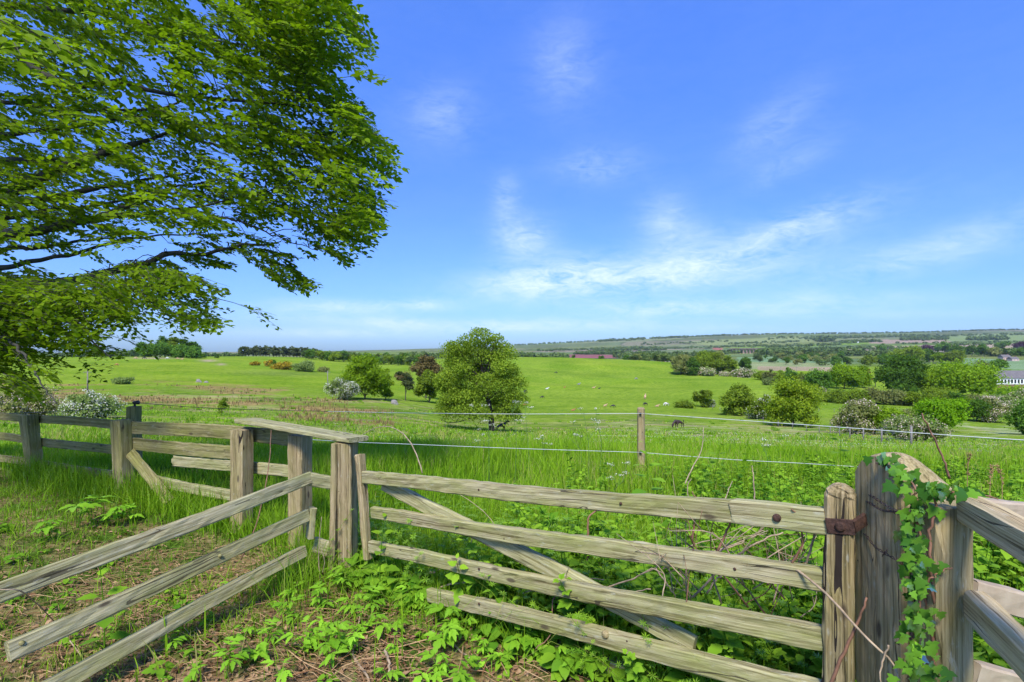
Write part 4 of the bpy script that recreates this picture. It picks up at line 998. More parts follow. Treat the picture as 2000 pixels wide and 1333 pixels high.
for args in (((1120, 1750), (1285, 1700), 46, 11), ((1130, 1850), (1230, 1850), 20, 12), ((1160, 2500), (1300, 2500), 40, 14), ((1190, 2900), (1290, 2700), 30, 14),
             ((1170, 4200), (1260, 4300), 60, 16), ((1270, 4400), (1345, 4450), 40, 16), ((1330, 4480), (1420, 4480), 34, 14), ((1370, 4500), (2000, 4500), 190, 13), ((2000, 4500), (2300, 4500), 60, 13),
             ((1000, 4450), (1180, 4450), 50, 12), ((1594, 3000), (1626, 3000), 34, 26), ((1570, 3300), (1800, 3300), 60, 12), ((1640, 2500), (1720, 2600), 36, 14), ((1760, 2700), (1850, 2600), 50, 17), ((1890, 2500), (1965, 2500), 46, 17), ((1660, 1700), (1800, 1650), 30, 9),
             ((1480, 1900), (1700, 1750), 50, 10), ((1380, 1500), (1480, 1550), 26, 11), ((1480, 1420), (1560, 1400), 26, 15), ((1010, 950), (1110, 1000), 30, 10), ((1200, 1250), (1400, 1250), 54, 12), ((1230, 1000), (1330, 1000), 36, 11), ((1500, 2300), (1640, 2300), 30, 12), ((1850, 1900), (2150, 1850), 40, 8), ((1750, 2200), (2100, 2100), 36, 9),
             ((1300, 2700), (1500, 2500), 50, 10), ((1500, 3600), (1800, 3500), 60, 12), ((1420, 3100), (1560, 3000), 36, 10), ((1800, 3300), (2100, 3200), 60, 12), ((1250, 3500), (1420, 3500), 40, 11), ((1050, 2600), (1180, 2800), 36, 11), ((1700, 1500), (1900, 1350), 40, 9), ((1850, 1250), (2050, 1200), 36, 9), ((-300, 900), (260, 900), 60, 7), ((0, 600), (110, 600), 20, 6), ((130, 640), (270, 600), 26, 7), ((400, 700), (480, 700), 18, 5), ((1640, 1100), (1800, 1000), 40, 11), ((1930, 900), (2200, 850), 36, 11), ((1480, 1250), (1680, 1200), 50, 13), ((800, 900), (900, 850), 20, 9)):
    far_row(*args)
o = link('far_woodland', fw.mesh('far_woodland'), LF_FAR); tag(o, kind='stuff')
#PART4
# ------------------------------------------------------------------ the overhanging beech
def beech():
    r = np.random.default_rng(99)
    tp = np.array([-10.4, 6.9])
    root = empty('beech_tree', (tp[0], tp[1], 0), 'great beech whose leafy boughs fill the upper corner over the mossy fence', 'tree')
    g = G(); g.add(*tube(smooth_path([(tp[0], tp[1], -.4), (tp[0] + .1, tp[1], 1.5), (tp[0] - .1, tp[1] + .1, 4), (tp[0], tp[1], 7), (tp[0] + .3, tp[1], 10)], 20), np.linspace(.52, .16, 20), 14))
    link('trunk', g.mesh('beech_trunk', True), BARKB, root, WI)
    limbs = [
        ([(-500, 520, 6.9, .20), (-200, 455, 6.5, .14), (0, 383, 6.2, .085), (100, 338, 6.1, .062), (190, 306, 6.0, .045), (255, 283, 6.0, .030), (330, 262, 5.9, .016), (420, 235, 5.8, .008)]),
        ([(-500, 250, 6.9, .16), (-200, 120, 6.0, .09), (0, 88, 5.6, .050), (45, 120, 5.6, .046), (95, 150, 5.6, .040), (150, 170, 5.6, .034), (240, 163, 5.6, .028), (320, 183, 5.6, .022), (450, 197, 5.6, .016), (560, 205, 5.6, .012), (650, 222, 5.6, .007), (740, 262, 5.5, .004)]),
        ([(-500, 430, 6.9, .14), (-150, 345, 7.0, .08), (0, 316, 6.8, .050), (100, 318, 6.7, .042), (170, 304, 6.7, .034), (245, 283, 6.6, .02), (300, 270, 6.5, .010)]),
        ([(-500, 560, 6.9, .15), (-150, 420, 6.7, .08), (0, 393, 6.5, .055), (60, 393, 6.5, .048), (130, 381, 6.4, .040), (200, 367, 6.4, .028), (290, 352, 6.3, .016), (380, 340, 6.2, .008)]),
        ([(-500, 600, 6.9, .17), (-150, 490, 6.2, .10), (0, 460, 6.0, .070), (75, 451, 6.0, .062), (130, 438, 6.0, .052), (200, 427, 6.0, .040), (290, 417, 6.0, .026), (360, 408, 5.9, .016), (440, 392, 5.9, .010), (540, 372, 5.8, .005)]),
        ([(-500, 660, 6.9, .16), (-150, 575, 6.2, .10), (0, 558, 6.0, .068), (90, 556, 6.0, .058), (165, 541, 5.9, .050), (245, 523, 5.9, .040), (290, 512, 5.8, .034), (335, 496, 5.8, .028), (400, 498, 5.8, .022), (440, 487, 5.8, .020), (475, 477, 5.8, .017), (520, 480, 5.8, .013), (545, 473, 5.8, .007)]),
        ([(330, 250, 5.9, .020), (390, 275, 5.9, .018), (450, 288, 5.9, .014), (560, 300, 5.8, .008), (680, 320, 5.7, .004)]),
        ([(190, 428, 6.0, .030), (260, 398, 6.1, .024), (330, 372, 6.1, .014), (440, 350, 6.1, .008), (600, 350, 6.0, .004)]),
        ([(-300, 560, 6.4, .06), (0, 492, 6.9, .034), (90, 482, 6.9, .026), (180, 470, 6.9, .016), (260, 465, 6.8, .008)]),
        ([(400, 425, 5.9, .012), (455, 428, 5.9, .012), (500, 445, 5.9, .009), (560, 470, 5.8, .006), (620, 490, 5.8, .004)]),
        ([(-200, 600, 6.0, .05), (0, 600, 5.3, .024), (80, 612, 5.1, .016), (150, 640, 4.9, .010), (215, 700, 4.6, .005)]),
        ([(-200, 640, 5.6, .04), (-20, 650, 4.8, .018), (40, 690, 4.5, .011), (75, 740, 4.3, .007), (110, 790, 4.2, .004)]),
        ([(-400, 100, 6.9, .10), (-100, 20, 6.6, .06), (150, 20, 6.4, .03), (330, 60, 6.2, .018), (480, 90, 6.1, .010), (620, 110, 6.0, .005)]),
        ([(-500, 560, 6.9, .10), (-150, 530, 6.5, .05), (0, 522, 6.3, .034), (120, 500, 6.3, .024), (250, 468, 6.2, .014), (400, 455, 6.1, .006)]),
        ([(-500, 480, 6.9, .10), (-150, 400, 6.6, .05), (0, 425, 6.5, .036), (110, 408, 6.5, .026), (240, 395, 6.4, .016), (380, 385, 6.3, .007)]),
        ([(-500, 380, 6.9, .10), (-150, 270, 6.6, .05), (0, 262, 6.5, .034), (130, 250, 6.5, .026), (280, 232, 6.4, .016), (470, 245, 6.3, .007), (620, 270, 6.2, .004)]),
        ([(-500, 640, 6.9, .10), (-150, 610, 5.9, .05), (0, 582, 5.8, .030), (130, 580, 5.8, .022), (260, 585, 5.7, .014), (380, 600, 5.6, .006)]),
        ([(-500, 330, 6.9, .10), (-150, 190, 6.6, .05), (0, 200, 6.4, .030), (140, 215, 6.4, .022), (300, 212, 6.3, .014), (440, 170, 6.2, .007)]),
        ([(-400, -150, 6.9, .10), (0, -160, 6.4, .05), (300, -120, 6.2, .03), (520, -60, 6.1, .018), (640, 0, 6.0, .010), (720, 70, 5.9, .005)]),
    ]
    pts_, dirs = [], []
    for lm in limbs:
        A = smooth_path([np.append(pt(*q[:3]), q[3]) for q in lm], 46)
        nz = r.normal(0, 1, (46, 3)); nz = (nz + np.roll(nz, 1, 0) + np.roll(nz, 2, 0)) / 3
        P = A[:, :3] + nz * 0.018
        g = G(); g.add(*tube(P, np.maximum(A[:, 3], .003), 8))
        link('bough', g.mesh('bough', True), BARKB, root, WI)
        pts_.append(P); dirs.append(np.gradient(P, axis=0))
    LP = np.concatenate(pts_)
    M1 = [(-220, -170), (735, -170), (722, 30), (752, 84), (748, 108), (700, 122), (668, 160), (716, 195), (762, 245), (792, 290), (812, 338), (790, 380), (768, 425), (768, 480), (705, 528), (684, 510), (640, 505), (560, 455), (500, 446), (440, 462), (330, 475), (-220, 540)]
    M2 = [(-220, 520), (180, 520), (330, 505), (400, 545), (440, 562), (474, 598), (420, 590), (400, 612), (470, 646), (380, 652), (330, 628), (260, 640), (200, 670), (238, 700), (150, 716), (-220, 756)]
    M3 = [(485, 500), (545, 490), (600, 530), (628, 576), (600, 585), (545, 555), (490, 555)]
    M4 = [(-220, 690), (215, 690), (228, 710), (130, 722), (95, 755), (110, 795), (60, 772), (0, 765), (-220, 790)]
    # a spray: main twig along x with leaves both sides and four side twigs, all nearly in one plane
    sp, sd = [], []
    def twig(o, d, n, step):
        for k in range(n):
            p = o + d * step * (k + .6); side = 1 if k % 2 else -1
            a = math.atan2(d[1], d[0]) + side * .85
            sp.append(p); sd.append(np.array([math.cos(a), math.sin(a), 0]))
        sp.append(o + d * step * n); sd.append(d)
    twig(np.zeros(3), np.array([1., 0, 0]), 13, .042)
    for k, (x, a) in enumerate(((.10, .75), (.19, -.75), (.28, .7), (.37, -.65))):
        twig(np.array([x, 0, 0]), np.array([math.cos(a), math.sin(a), 0]), 7 - k, .04)
    sp, sd = np.array(sp), np.array(sd)
    V_, n_leaf = [], 0
    gl, gt = G(), G()
    def spray(base, fwd, up, scale, lsize):
        x = unit(fwd); y = unit(np.cross(up, x)); z = np.cross(x, y); R = np.stack([x, y, z], -1)
        Pl = sp.copy(); Pl[:, 2] -= .55 * (Pl[:, 0] ** 2) + .35 * np.abs(Pl[:, 1]) ** 1.5
        Pl += r.normal(0, .012, Pl.shape)
        P = base + (Pl * scale) @ R.T
        Dl = sd @ R.T + r.normal(0, .22, sd.shape) + np.array([0, 0, -.18])
        nrm = unit(np.tile(z, (len(P), 1)) + r.normal(0, .38, sd.shape))
        keep = r.uniform(size=len(P)) < .93
        P, Dl, nrm = P[keep], Dl[keep], nrm[keep]
        V, Q, T = replicate(LV, LQ, LT, frames(Dl, nrm), P, lsize * r.uniform(.65, 1.2, len(P)))
        tone = np.clip(.5 + r.normal(0, .16) + r.normal(0, .16, len(P)), 0, 1)
        gl.add(V, Q, T, np.repeat(tone, 8))
        tw = np.array([(0, 0, 0), (.25, 0, -.03), (.55, 0, -.17)]) * scale
        gt.add(*tube(base + tw @ R.T, np.array([.0035, .0025, .0012]), 3, False))
        for (xx, a) in ((.10, .75), (.19, -.75), (.28, .7)):
            q = np.array([(xx, 0, -.01), (xx + .24 * math.cos(a), .24 * math.sin(a), -.06)]) * scale
            gt.add(*tube(base + q @ R.T, np.array([.002, .001]), 3, False))
        return R
    def fillmask(mask, count, y0, y1, lsz, hole=0.0, droop=0.0, scale=(.7, 1.05)):
        m = np.asarray(mask, float); lo, hi = m.min(0), m.max(0); done = 0; tries = 0
        while done < count and tries < count * 60:
            tries += 1
            px, py = r.uniform(lo[0], hi[0]), r.uniform(lo[1], hi[1])
            if not in_poly(np.array([px]), np.array([py]), mask)[0]: continue
            if wob(px, py * 2.2, 0.022, 30, 3) < hole: continue
            Y = r.uniform(y0, y1)
            tipw = np.array([1.0, r.uniform(-1.0, 1.0), 0])
            fwd = unit(tipw) + np.array([0, 0, r.uniform(-.28, .18) - droop])
            s = r.uniform(*scale)
            base = pt(px, py, Y)
            tip = base + unit(fwd) * .64 * s + np.array([0, 0, -.15 * s])
            tpx, tpy = 1000 + F * tip[0] / tip[1], HY + F * (EYE - tip[2]) / tip[1]
            if not in_poly(np.array([tpx]), np.array([tpy]), mask)[0] and (tpx > 770 or r.uniform() > .035): continue
            up = unit(np.array([r.normal(0, .33), r.normal(0, .33), 1.0]))
            spray(base, fwd, up, s, lsz)
            d = np.linalg.norm(LP - base, axis=1) + np.where(LP[:, 0] > base[0], .6, 0); k = int(np.argmin(d))
            if d[k] < .55 and abs(LP[k][2] - base[2]) < .35 * d[k] + .05 and LP[k][0] < base[0] + .1:
                mid = (LP[k] + base) / 2 + np.array([0, 0, .06])
                gt.add(*tube(smooth_path([LP[k], mid, base], 6), np.linspace(.006, .003, 6), 4, False))
            done += 1
    fillmask(M1, 1360, 4.7, 7.6, .076, hole=-.42)
    fillmask([(420, -60), (735, -60), (722, 30), (752, 84), (748, 108), (700, 122), (668, 160), (716, 195), (762, 245), (792, 290), (812, 338), (790, 380), (768, 425), (768, 480), (700, 520), (640, 480), (560, 430), (480, 330)], 300, 5.0, 6.8, .072, hole=-.5, droop=.1)
    fillmask(M2, 560, 4.5, 6.4, .066, hole=-.32, droop=.1)
    fillmask(M3, 26, 5.4, 6.2, .060, hole=-9, droop=.35, scale=(.42, .62))
    fillmask([(300, 462), (560, 448), (660, 500), (560, 525), (420, 530), (300, 530)], 34, 5.5, 6.3, .064, hole=-9, scale=(.4, .65))
    fillmask(M4, 40, 4.0, 5.0, .060, droop=.3, scale=(.5, .8))
    # boughs overhead and behind, out of the frame, that shade the corner
    for _ in range(150):
        yy = r.uniform(1.5, 6.5); b = np.array([r.uniform(-8, -.33 * yy - .8), yy, 2.1 + .8 * yy + r.uniform(0, 2)])
        spray(b, unit(np.array([1.0, r.uniform(-1, 1), -.1])), unit(np.array([r.normal(0, .3), r.normal(0, .3), 1])), 1.2, .085)
    # one close spray at the top corner
    for (px, py, Y, s) in ((-60, 10, 1.75, .42), (-30, 60, 1.7, .48), (60, 60, 1.75, .40)):
        spray(pt(px, py, Y), unit(np.array([1, .15, -.32])), unit(np.array([.15, -.35, 1])), s, .055)
    link('leaves', gl.mesh('beech_leaves', True), LF_BEECH, root, WI)
    link('twigs', gt.mesh('beech_twigs'), BARKB, root, WI)
beech()

# ------------------------------------------------------------------ plants near the camera
def serrated(n, wd, teeth=.07, cup=.10, lobes=None):
    """a toothed leaf blade, 1 long"""
    t = np.linspace(0, 1, n)
    w = wd * np.sin(PI * t ** .75) ** .9
    w = w * (1 + teeth * 2 * ((np.arange(n) % 2) - .5))
    if lobes: w = w * (1 - lobes * np.abs(np.sin(PI * 2.5 * t)) )
    mid = np.stack([t, np.zeros(n), -.22 * t ** 2], -1)
    a = np.stack([t - .02, w, -.22 * t ** 2 + cup * w / wd * .5], -1); b = a * np.array([1, -1, 1])
    V = np.concatenate([mid, a, b])
    Q = [(i, i + 1, n + i + 1, n + i) for i in range(n - 1)] + [(i + 1, i, 2 * n + i, 2 * n + i + 1) for i in range(n - 1)]
    return V, np.array(Q)

def place(V, d, nrm, o, s): return (V * s) @ frames(np.array([d]), np.array([nrm]))[0].T + o

def seedling(r, big=1.0):
    """light green seedling: several stalks, each ending in three cut leaflets"""
    g = G(); BV, BQ = serrated(11, .27, .16, .16, .35)
    for k in range(r.integers(3, 6)):
        a = r.uniform(0, 6.28); h = r.uniform(.05, .12) * big; out = r.uniform(.02, .07) * big
        p = np.array([math.cos(a) * out, math.sin(a) * out, h]); c = r.uniform(.35, .9)
        g.add(*tube(smooth_path([(0, 0, -.01), p * np.array([.4, .4, .7]), p], 4), [.0024, .002, .0018, .0014], 4, False), var=.3)
        L_ = r.uniform(.055, .085) * big
        ax = np.array([math.cos(a), math.sin(a), .1])
        for da, back, f in ((0, 0, .9), (.75, .10, .62), (-.75, .10, .62), (1.05, .42, .72), (-1.05, .42, .72), (1.2, .75, .6), (-1.2, .75, .6))[: (3, 5, 5, 7)[r.integers(0, 4)]]:
            b = a + da + r.normal(0, .14)
            d = np.array([math.cos(b), math.sin(b), r.uniform(-.35, .25)])
            g.add(place(BV, d, np.array([r.normal(0, .28), r.normal(0, .28), 1]), p - ax * L_ * back, L_ * f * r.uniform(.8, 1.15)), BQ, None, np.clip(c + r.normal(0, .14), 0, 1))
    return g

def nettle(r, H=.5, leafl=.09, pairs=8, droop=.35, wd=.30, tri=False):
    g = G(); BV, BQ = serrated(9, wd, .10, .10)
    bx, by = r.normal(0, .10 * H, 2)
    P = smooth_path([(0, 0, -.03), (bx * .3, by * .3, H * .5), (bx, by, H)], 8)
    g.add(*tube(P, np.linspace(.0042, .0018, 8), 5, False), var=.25)
    a = r.uniform(0, 3)
    for k in range(pairs):
        t = .18 + .82 * k / max(1, pairs - 1); o = P[min(7, int(t * 7))] * (1 - (t * 7) % 1) + P[min(7, int(t * 7) + 1)] * ((t * 7) % 1)
        L_ = leafl * (1.15 - .75 * t ** 2) * r.uniform(.85, 1.15); a += PI / 2 + r.normal(0, .2)
        for q in (0, PI):
            d = np.array([math.cos(a + q), math.sin(a + q), -droop + .7 * t])
            oo = o + unit(d) * L_ * .25
            for dd in ((0, .9, -.9) if tri else (0,)):
                d2 = np.array([math.cos(a + q + dd), math.sin(a + q + dd), d[2]])
                g.add(place(BV, d2, np.array([r.normal(0, .15), r.normal(0, .15), 1]), oo, L_ * (1 if dd == 0 else .8)), BQ, None, np.clip(.25 + .6 * t + r.normal(0, .1), 0, 1))
    return g

def cleaver(r, H=.45):
    """thin stem with whorls of narrow leaves"""
    g = G(); n = 9
    P = smooth_path([(0, 0, 0), (r.normal(0, .05), r.normal(0, .05), H * .5), (r.normal(0, .15), r.normal(0, .15), H)], n)
    g.add(*tube(P, .0012, 3, False), var=.6)
    BV = np.array([(0, 0, 0), (.5, .12, .03), (1, 0, 0), (.5, -.12, .03)])
    for k in range(1, n):
        a0 = r.uniform(0, 6)
        for q in range(7):
            a = a0 + q * 2 * PI / 7
            g.add(place(BV, np.array([math.cos(a), math.sin(a), .25]), np.array([0, 0, 1.]), P[k], .032 * (1.1 - .4 * k / n)), [(0, 1, 2, 3)], None, .45 + .4 * k / n)
    return g

def rosette(r, n=9, L_=.10, wd=.38, H=.14):
    """broad leaves on stalks, low"""
    g = G(); BV, BQ = serrated(8, wd, .05, .14)
    for k in range(n):
        a = k * 2.4 + r.normal(0, .2); h = H * r.uniform(.4, 1.1); o = np.array([math.cos(a), math.sin(a), 0]) * r.uniform(.01, .08) + np.array([0, 0, h])
        g.add(*tube([(0, 0, 0), o * np.array([.5, .5, .6]), o], [.002, .0018, .0014], 3, False), var=.3)
        g.add(place(BV, np.array([math.cos(a), math.sin(a), r.uniform(-.3, .15)]), np.array([r.normal(0, .2), r.normal(0, .2), 1]), o, L_ * r.uniform(.7, 1.2)), BQ, None, r.uniform(.15, .9))
    return g

def flat(g):
    return np.concatenate(g.V), (np.concatenate(g.Q) if g.Q else None), (np.concatenate(g.T) if g.T else None), np.concatenate(g.A)

def scatter(dst, protos, P, scale, r, tilt=.12, shade=.12):
    """merge many turned copies of a few prototypes into dst"""
    which = r.integers(0, len(protos), len(P))
    for w, pr in enumerate(protos):
        S = np.nonzero(which == w)[0]
        if not len(S): continue
        V, Q, T, A = pr; n = len(S)
        a = r.uniform(0, 2 * PI, n); x = np.stack([np.cos(a), np.sin(a), r.normal(0, tilt, n)], -1)
        M = frames(x, np.stack([r.normal(0, tilt, n), r.normal(0, tilt, n), np.ones(n)], -1))
        VV, QQ, TT = replicate(V, Q, T, M, P[S], scale[S])
        vv = np.clip(np.tile(A, n) + np.repeat(r.normal(0, shade, n), len(A)), 0, 1)
        dst.add(VV, QQ, TT, vv)

def on_ground(X, Y, dz=0.0): return np.stack([X, Y, height(X, Y) + dz], -1)

r = np.random.default_rng(123)
NET = [flat(nettle(np.random.default_rng(k), .42 + .06 * k, .085 + .008 * k, 8)) for k in range(4)]
BRM = [flat(nettle(np.random.default_rng(20 + k), .45 + .1 * k, .075, 7, droop=.1, wd=.36, tri=True)) for k in range(3)]
CLV = [flat(cleaver(np.random.default_rng(40 + k), .38 + .06 * k)) for k in range(3)]
ROS = [flat(rosette(np.random.default_rng(60 + k), 8 + k, .085 + .012 * k)) for k in range(4)]

# dense growth just beyond the gate and along its foot
ug = G()
def gate_pos(n, t0, t1, o0, o1):
    t = r.uniform(t0, t1, n); o = r.uniform(o0, o1, n)
    d = GB - GA; nn = np.array([-d[1], d[0]]) / np.linalg.norm(d); nn = nn if nn[1] > 0 else -nn
    return GA[0] + d[0] * t + nn[0] * o, GA[1] + d[1] * t + nn[1] * o
X, Y = gate_pos(300, .02, 1.25, .12, 1.1); scatter(ug, NET, on_ground(X, Y), r.uniform(.45, .8, 300) * (.75 + .35 * sstep(.2, 1, (X + 1) / 2)), r)
X, Y = gate_pos(700, .0, 1.3, .08, 1.0); scatter(ug, CLV, on_ground(X, Y), r.uniform(.6, 1.2, 700), r, .35)
X, Y = gate_pos(420, -.02, 1.2, .0, .75); scatter(ug, ROS, on_ground(X, Y), r.uniform(.45, .85, 420), r, .2)
X, Y = gate_pos(110, -.03, .24, -.06, .30); scatter(ug, ROS, on_ground(X, Y), r.uniform(.5, .9, 110), r, .2)
# brambles and nettles further out, thickest towards the tall post
X, Y = gate_pos(420, .30, 1.25, .10, .95); scatter(ug, BRM + NET, on_ground(X, Y), r.uniform(.7, 1.15, 420), r, .3)
n = 1250; X = r.uniform(.2, 5.5, n); Y = r.uniform(2.8, 6.2, n); k = (beyond(X, Y) > .3) & (r.uniform(size=n) < sstep(-.5, 1.6, X - .25 * Y + .8)); X, Y = X[k], Y[k]
scatter(ug, BRM + NET[:2], on_ground(X, Y), r.uniform(.55, 1.25, len(X)) * (1 - .30 * sstep(3.8, 5.2, Y)) * np.where(np.abs(1000 * X / Y - 252) < 60, .55, 1), r, .35, .26)
n = 160; X = r.uniform(1.5, 3.4, n); Y = r.uniform(1.75, 3.4, n); k = (X > 1.42) & (beyond(X, Y) > .05); X, Y = X[k], Y[k]
scatter(ug, BRM + NET, on_ground(X, Y), r.uniform(.8, 1.35, len(X)), r, .2)
n = 150; X = r.uniform(1.35, 2.3, n); Y = r.uniform(1.0, 1.6, n); scatter(ug, NET + ROS, on_ground(X, Y), r.uniform(.6, .9, n), r, .2)
n = 90; X = r.uniform(-1.25, -.75, n); Y = r.uniform(3.5, 4.2, n); scatter(ug, CLV + ROS, on_ground(X, Y), r.uniform(.7, 1.2, n), r, .2)
n = 130; X = r.uniform(.75, 1.15, n); Y = r.uniform(1.55, 2.1, n); scatter(ug, ROS, on_ground(X, Y), r.uniform(.7, 1.25, n), r, .25)
n = 420; X = r.uniform(-4.5, .9, n); Y = r.uniform(1.7, 5.6, n); k = (beyond(X, Y) < -.02) & (wob(X, Y, 1.7, 36) > r.uniform(-.7, .4, n)); X, Y = X[k], Y[k]; scatter(ug, ROS + CLV[:1], on_ground(X, Y), r.uniform(.18, .48, len(X)), r, .2)
o = link('undergrowth', ug.mesh('undergrowth'), LF_NETTLE); tag(o, kind='stuff')

# a bramble that has grown up on the right of the round fence post
for (px, py0, Y, H, lab) in ((1640, 900, 5.4, .62, 'leafy bramble shoot reaching up across the white rope'), (1270, 1010, 4.6, .55, 'nettle with pale top just before the lone round post'), (1390, 960, 5.0, .45, 'pale topped nettle in the brambles past the lone round post')):
    X_ = (px - 1000) / F * Y; g = nettle(np.random.default_rng(int(px)), H + .25, .15, 7, droop=.2, wd=.34)
    o = link('bramble_shoot' if px > 1500 else 'nettle', g.mesh('shoot'), LF_NETTLE, None, Matrix.Translation((X_, Y, float(height(X_, Y)))))
    tag(o, lab, 'plant')
for (px, Y, H, L_, lab) in ((205, 2.72, .50, .10, 'stinging nettle growing up through the pale three rail fence'), (740, 3.30, .52, .10, 'tall leafy weed by the ragged end of the gate')):
    X_ = (px - 1000) / F * Y; g = nettle(np.random.default_rng(int(px) + 4), H, L_, 5, droop=.1, wd=.36)
    o = link('nettle', g.mesh('nettle'), LF_NETTLE, None, Matrix.Translation((X_, Y, float(height(X_, Y))))); tag(o, lab, 'plant')

# ------------------------------------------------------------------ grass
def blades(dst, X, Y, H, W, r, lean=.35, tone=.5, curve=.5):
    n = len(X); Z = height(X, Y)
    a = r.uniform(0, 2 * PI, n); ld = np.stack([np.cos(a), np.sin(a), np.zeros(n)], -1)
    ln = np.abs(r.normal(0, lean, n)); b = r.uniform(0, PI, n)
    sd = np.stack([np.cos(b), np.sin(b), np.zeros(n)], -1)
    B = np.stack([X, Y, Z - .01], -1)
    V = np.zeros((n, 7, 3))
    for k, (t, w) in enumerate(((0, 1), (.38, .85), (.75, .5))):
        c = B + H[:, None] * (np.array([0, 0, 1.]) * (t - .25 * t * t * np.minimum(ln, 1.2)[:, None]) + ld * (ln[:, None] * (t ** 2) * (.5 + curve)))
        V[:, 2 * k] = c - sd * (W * w / 2)[:, None]; V[:, 2 * k + 1] = c + sd * (W * w / 2)[:, None]
    V[:, 6] = B + H[:, None] * (np.array([0, 0, 1.]) * (1 - .25 * np.minimum(ln, 1.2)[:, None] - .25 * (ln[:, None] > .8)) + ld * (ln[:, None] * (.5 + curve)))
    off = (np.arange(n) * 7)[:, None]
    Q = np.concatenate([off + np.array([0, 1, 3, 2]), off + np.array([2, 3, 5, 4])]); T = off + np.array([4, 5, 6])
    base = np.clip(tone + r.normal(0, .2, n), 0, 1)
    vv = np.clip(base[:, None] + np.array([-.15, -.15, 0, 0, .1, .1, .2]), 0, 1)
    dst.add(V.reshape(-1, 3), Q, T, vv.ravel())

gr = G()
# long grass between the gate and the drop of the field
n = 120000
Y = r.uniform(2.6, 13.0, n) ; X = r.uniform(-1.12, 1.12, n) * (Y + .6)
b = beyond(X, Y); ok = (b > .05) & ~((X > 1.0) & (Y < 2.3))
# the long grass grows in drifts, longest on the lip of the slope
drift = wob(X, Y, 1.1, 31) * .5 + wob(X, Y, 3.1, 32) * .3
ok &= r.uniform(size=n) < np.clip(.62 + .55 * drift, .15, 1)
X, Y, drift, b = X[ok], Y[ok], drift[ok], b[ok]
H = (.20 + .13 * drift + .16 * np.exp(-((Y - 8.6) / 1.6) ** 2) * sstep(-.30, -.12, X / Y) * (1 - sstep(.18, .26, X / Y))) * r.uniform(.6, 1.3, len(X))
H *= np.where((X / Y < -.3) & (Y > 6), .75, 1)
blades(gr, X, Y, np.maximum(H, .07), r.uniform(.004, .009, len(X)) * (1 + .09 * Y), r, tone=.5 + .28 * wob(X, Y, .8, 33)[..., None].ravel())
n = 9000; X, Y = gate_pos(n, -.05, 1.35, .06, 1.6); ok = ~((X > 1.0) & (Y < 1.9)); X, Y = X[ok], Y[ok]
blades(gr, X, Y, r.uniform(.18, .5, len(X)), r.uniform(.004, .008, len(X)), r, lean=.45, tone=.5)
n = 13000; X = r.uniform(.1, 5.5, n); Y = r.uniform(2.4, 7.0, n); ok = (beyond(X, Y) > .15) & ~((X > 1.0) & (Y < 2.3)); X, Y = X[ok], Y[ok]
blades(gr, X, Y, r.uniform(.20, .56, len(X)) * (1 - .35 * sstep(3.8, 5.2, Y)), r.uniform(.004, .008, len(X)) * (1 + .05 * Y), r, lean=.4, tone=.58)
# field further down: shorter, coarser tufts
n = 90000
Y = np.exp(r.uniform(math.log(11), math.log(70), n)); X = r.uniform(-1.08, 1.08, n) * Y
d = wob(X, Y, .35, 34)
ok = r.uniform(size=n) < np.clip(.5 + .9 * d, .06, 1); X, Y, d = X[ok], Y[ok], d[ok]
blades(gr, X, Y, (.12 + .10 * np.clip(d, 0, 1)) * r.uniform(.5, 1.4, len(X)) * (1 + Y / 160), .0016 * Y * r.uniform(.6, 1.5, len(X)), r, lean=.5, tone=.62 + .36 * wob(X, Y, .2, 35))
# thin grass of the yard, in patches
n = 66000
X = r.uniform(-5.5, 1.0, n); Y = r.uniform(1.2, 6.2, n)
b = beyond(X, Y)
pat = .12 + wob(X, Y, 1.7, 36) + .55 * sstep(.55, .0, -b) - .15 + .45 * sstep(-1.0, -3.0, X) - .5 * sstep(-.9, .2, X) * (Y < 3.2)
ok = (b < .06) & (r.uniform(size=n) < np.clip(.10 + .75 * pat, .03, .95)); X, Y, b = X[ok], Y[ok], b[ok]
blades(gr, X, Y, r.uniform(.035, .15, len(X)) * (1 + 1.1 * sstep(-.35, 0, b)), r.uniform(.003, .006, len(X)) * (1 + .05 * Y), r, lean=.85, tone=.40 + .34 * wob(X, Y, 1.2, 37))
# fringes at the feet of the posts and rails
n = 5200
t = r.uniform(0, 1, n); X = -1.25 - 4.6 * t + r.normal(0, .12, n); Y = 4.05 + 2.1 * t + r.normal(0, .14, n)
blades(gr, X, Y, r.uniform(.12, .36, n), r.uniform(.005, .009, n), r, lean=.5, tone=.4)
n = 500
X = r.normal(-1.45, .12, n); Y = r.normal(3.5, .16, n); blades(gr, X, Y, r.uniform(.15, .42, n), r.uniform(.004, .007, n), r, lean=.6, tone=.45)
# tussocks of the rough meadow
n = 1500; Yt = np.exp(r.uniform(math.log(12), math.log(125), n)); Xt = r.uniform(-1.1, .8, n) * Yt
k = wob(Xt, Yt * 1.6, .11, 41) > r.uniform(-.4, .5, n); Xt, Yt = Xt[k], Yt[k]
m = 16; Y = np.repeat(Yt, m); X = np.repeat(Xt, m) + r.normal(0, .10, len(Y)) * (1 + Y / 70); Y = Y + r.normal(0, .10, len(Y)) * (1 + Y / 70)
blades(gr, X, Y, r.uniform(.22, .45, len(X)), .0016 * Y * r.uniform(.7, 1.4, len(X)), r, lean=.6, tone=np.repeat(r.choice([.1, .25, .8, .95], len(Xt)), m))
# some broad single blades by the camera
n = 60; X = r.uniform(-2.2, -.4, n); Y = r.uniform(1.9, 2.9, n); blades(gr, X, Y, r.uniform(.12, .28, n), r.uniform(.008, .013, n), r, lean=.3, tone=.6)
o = link('grass', gr.mesh('grass'), LF_GRASS); tag(o, kind='stuff')

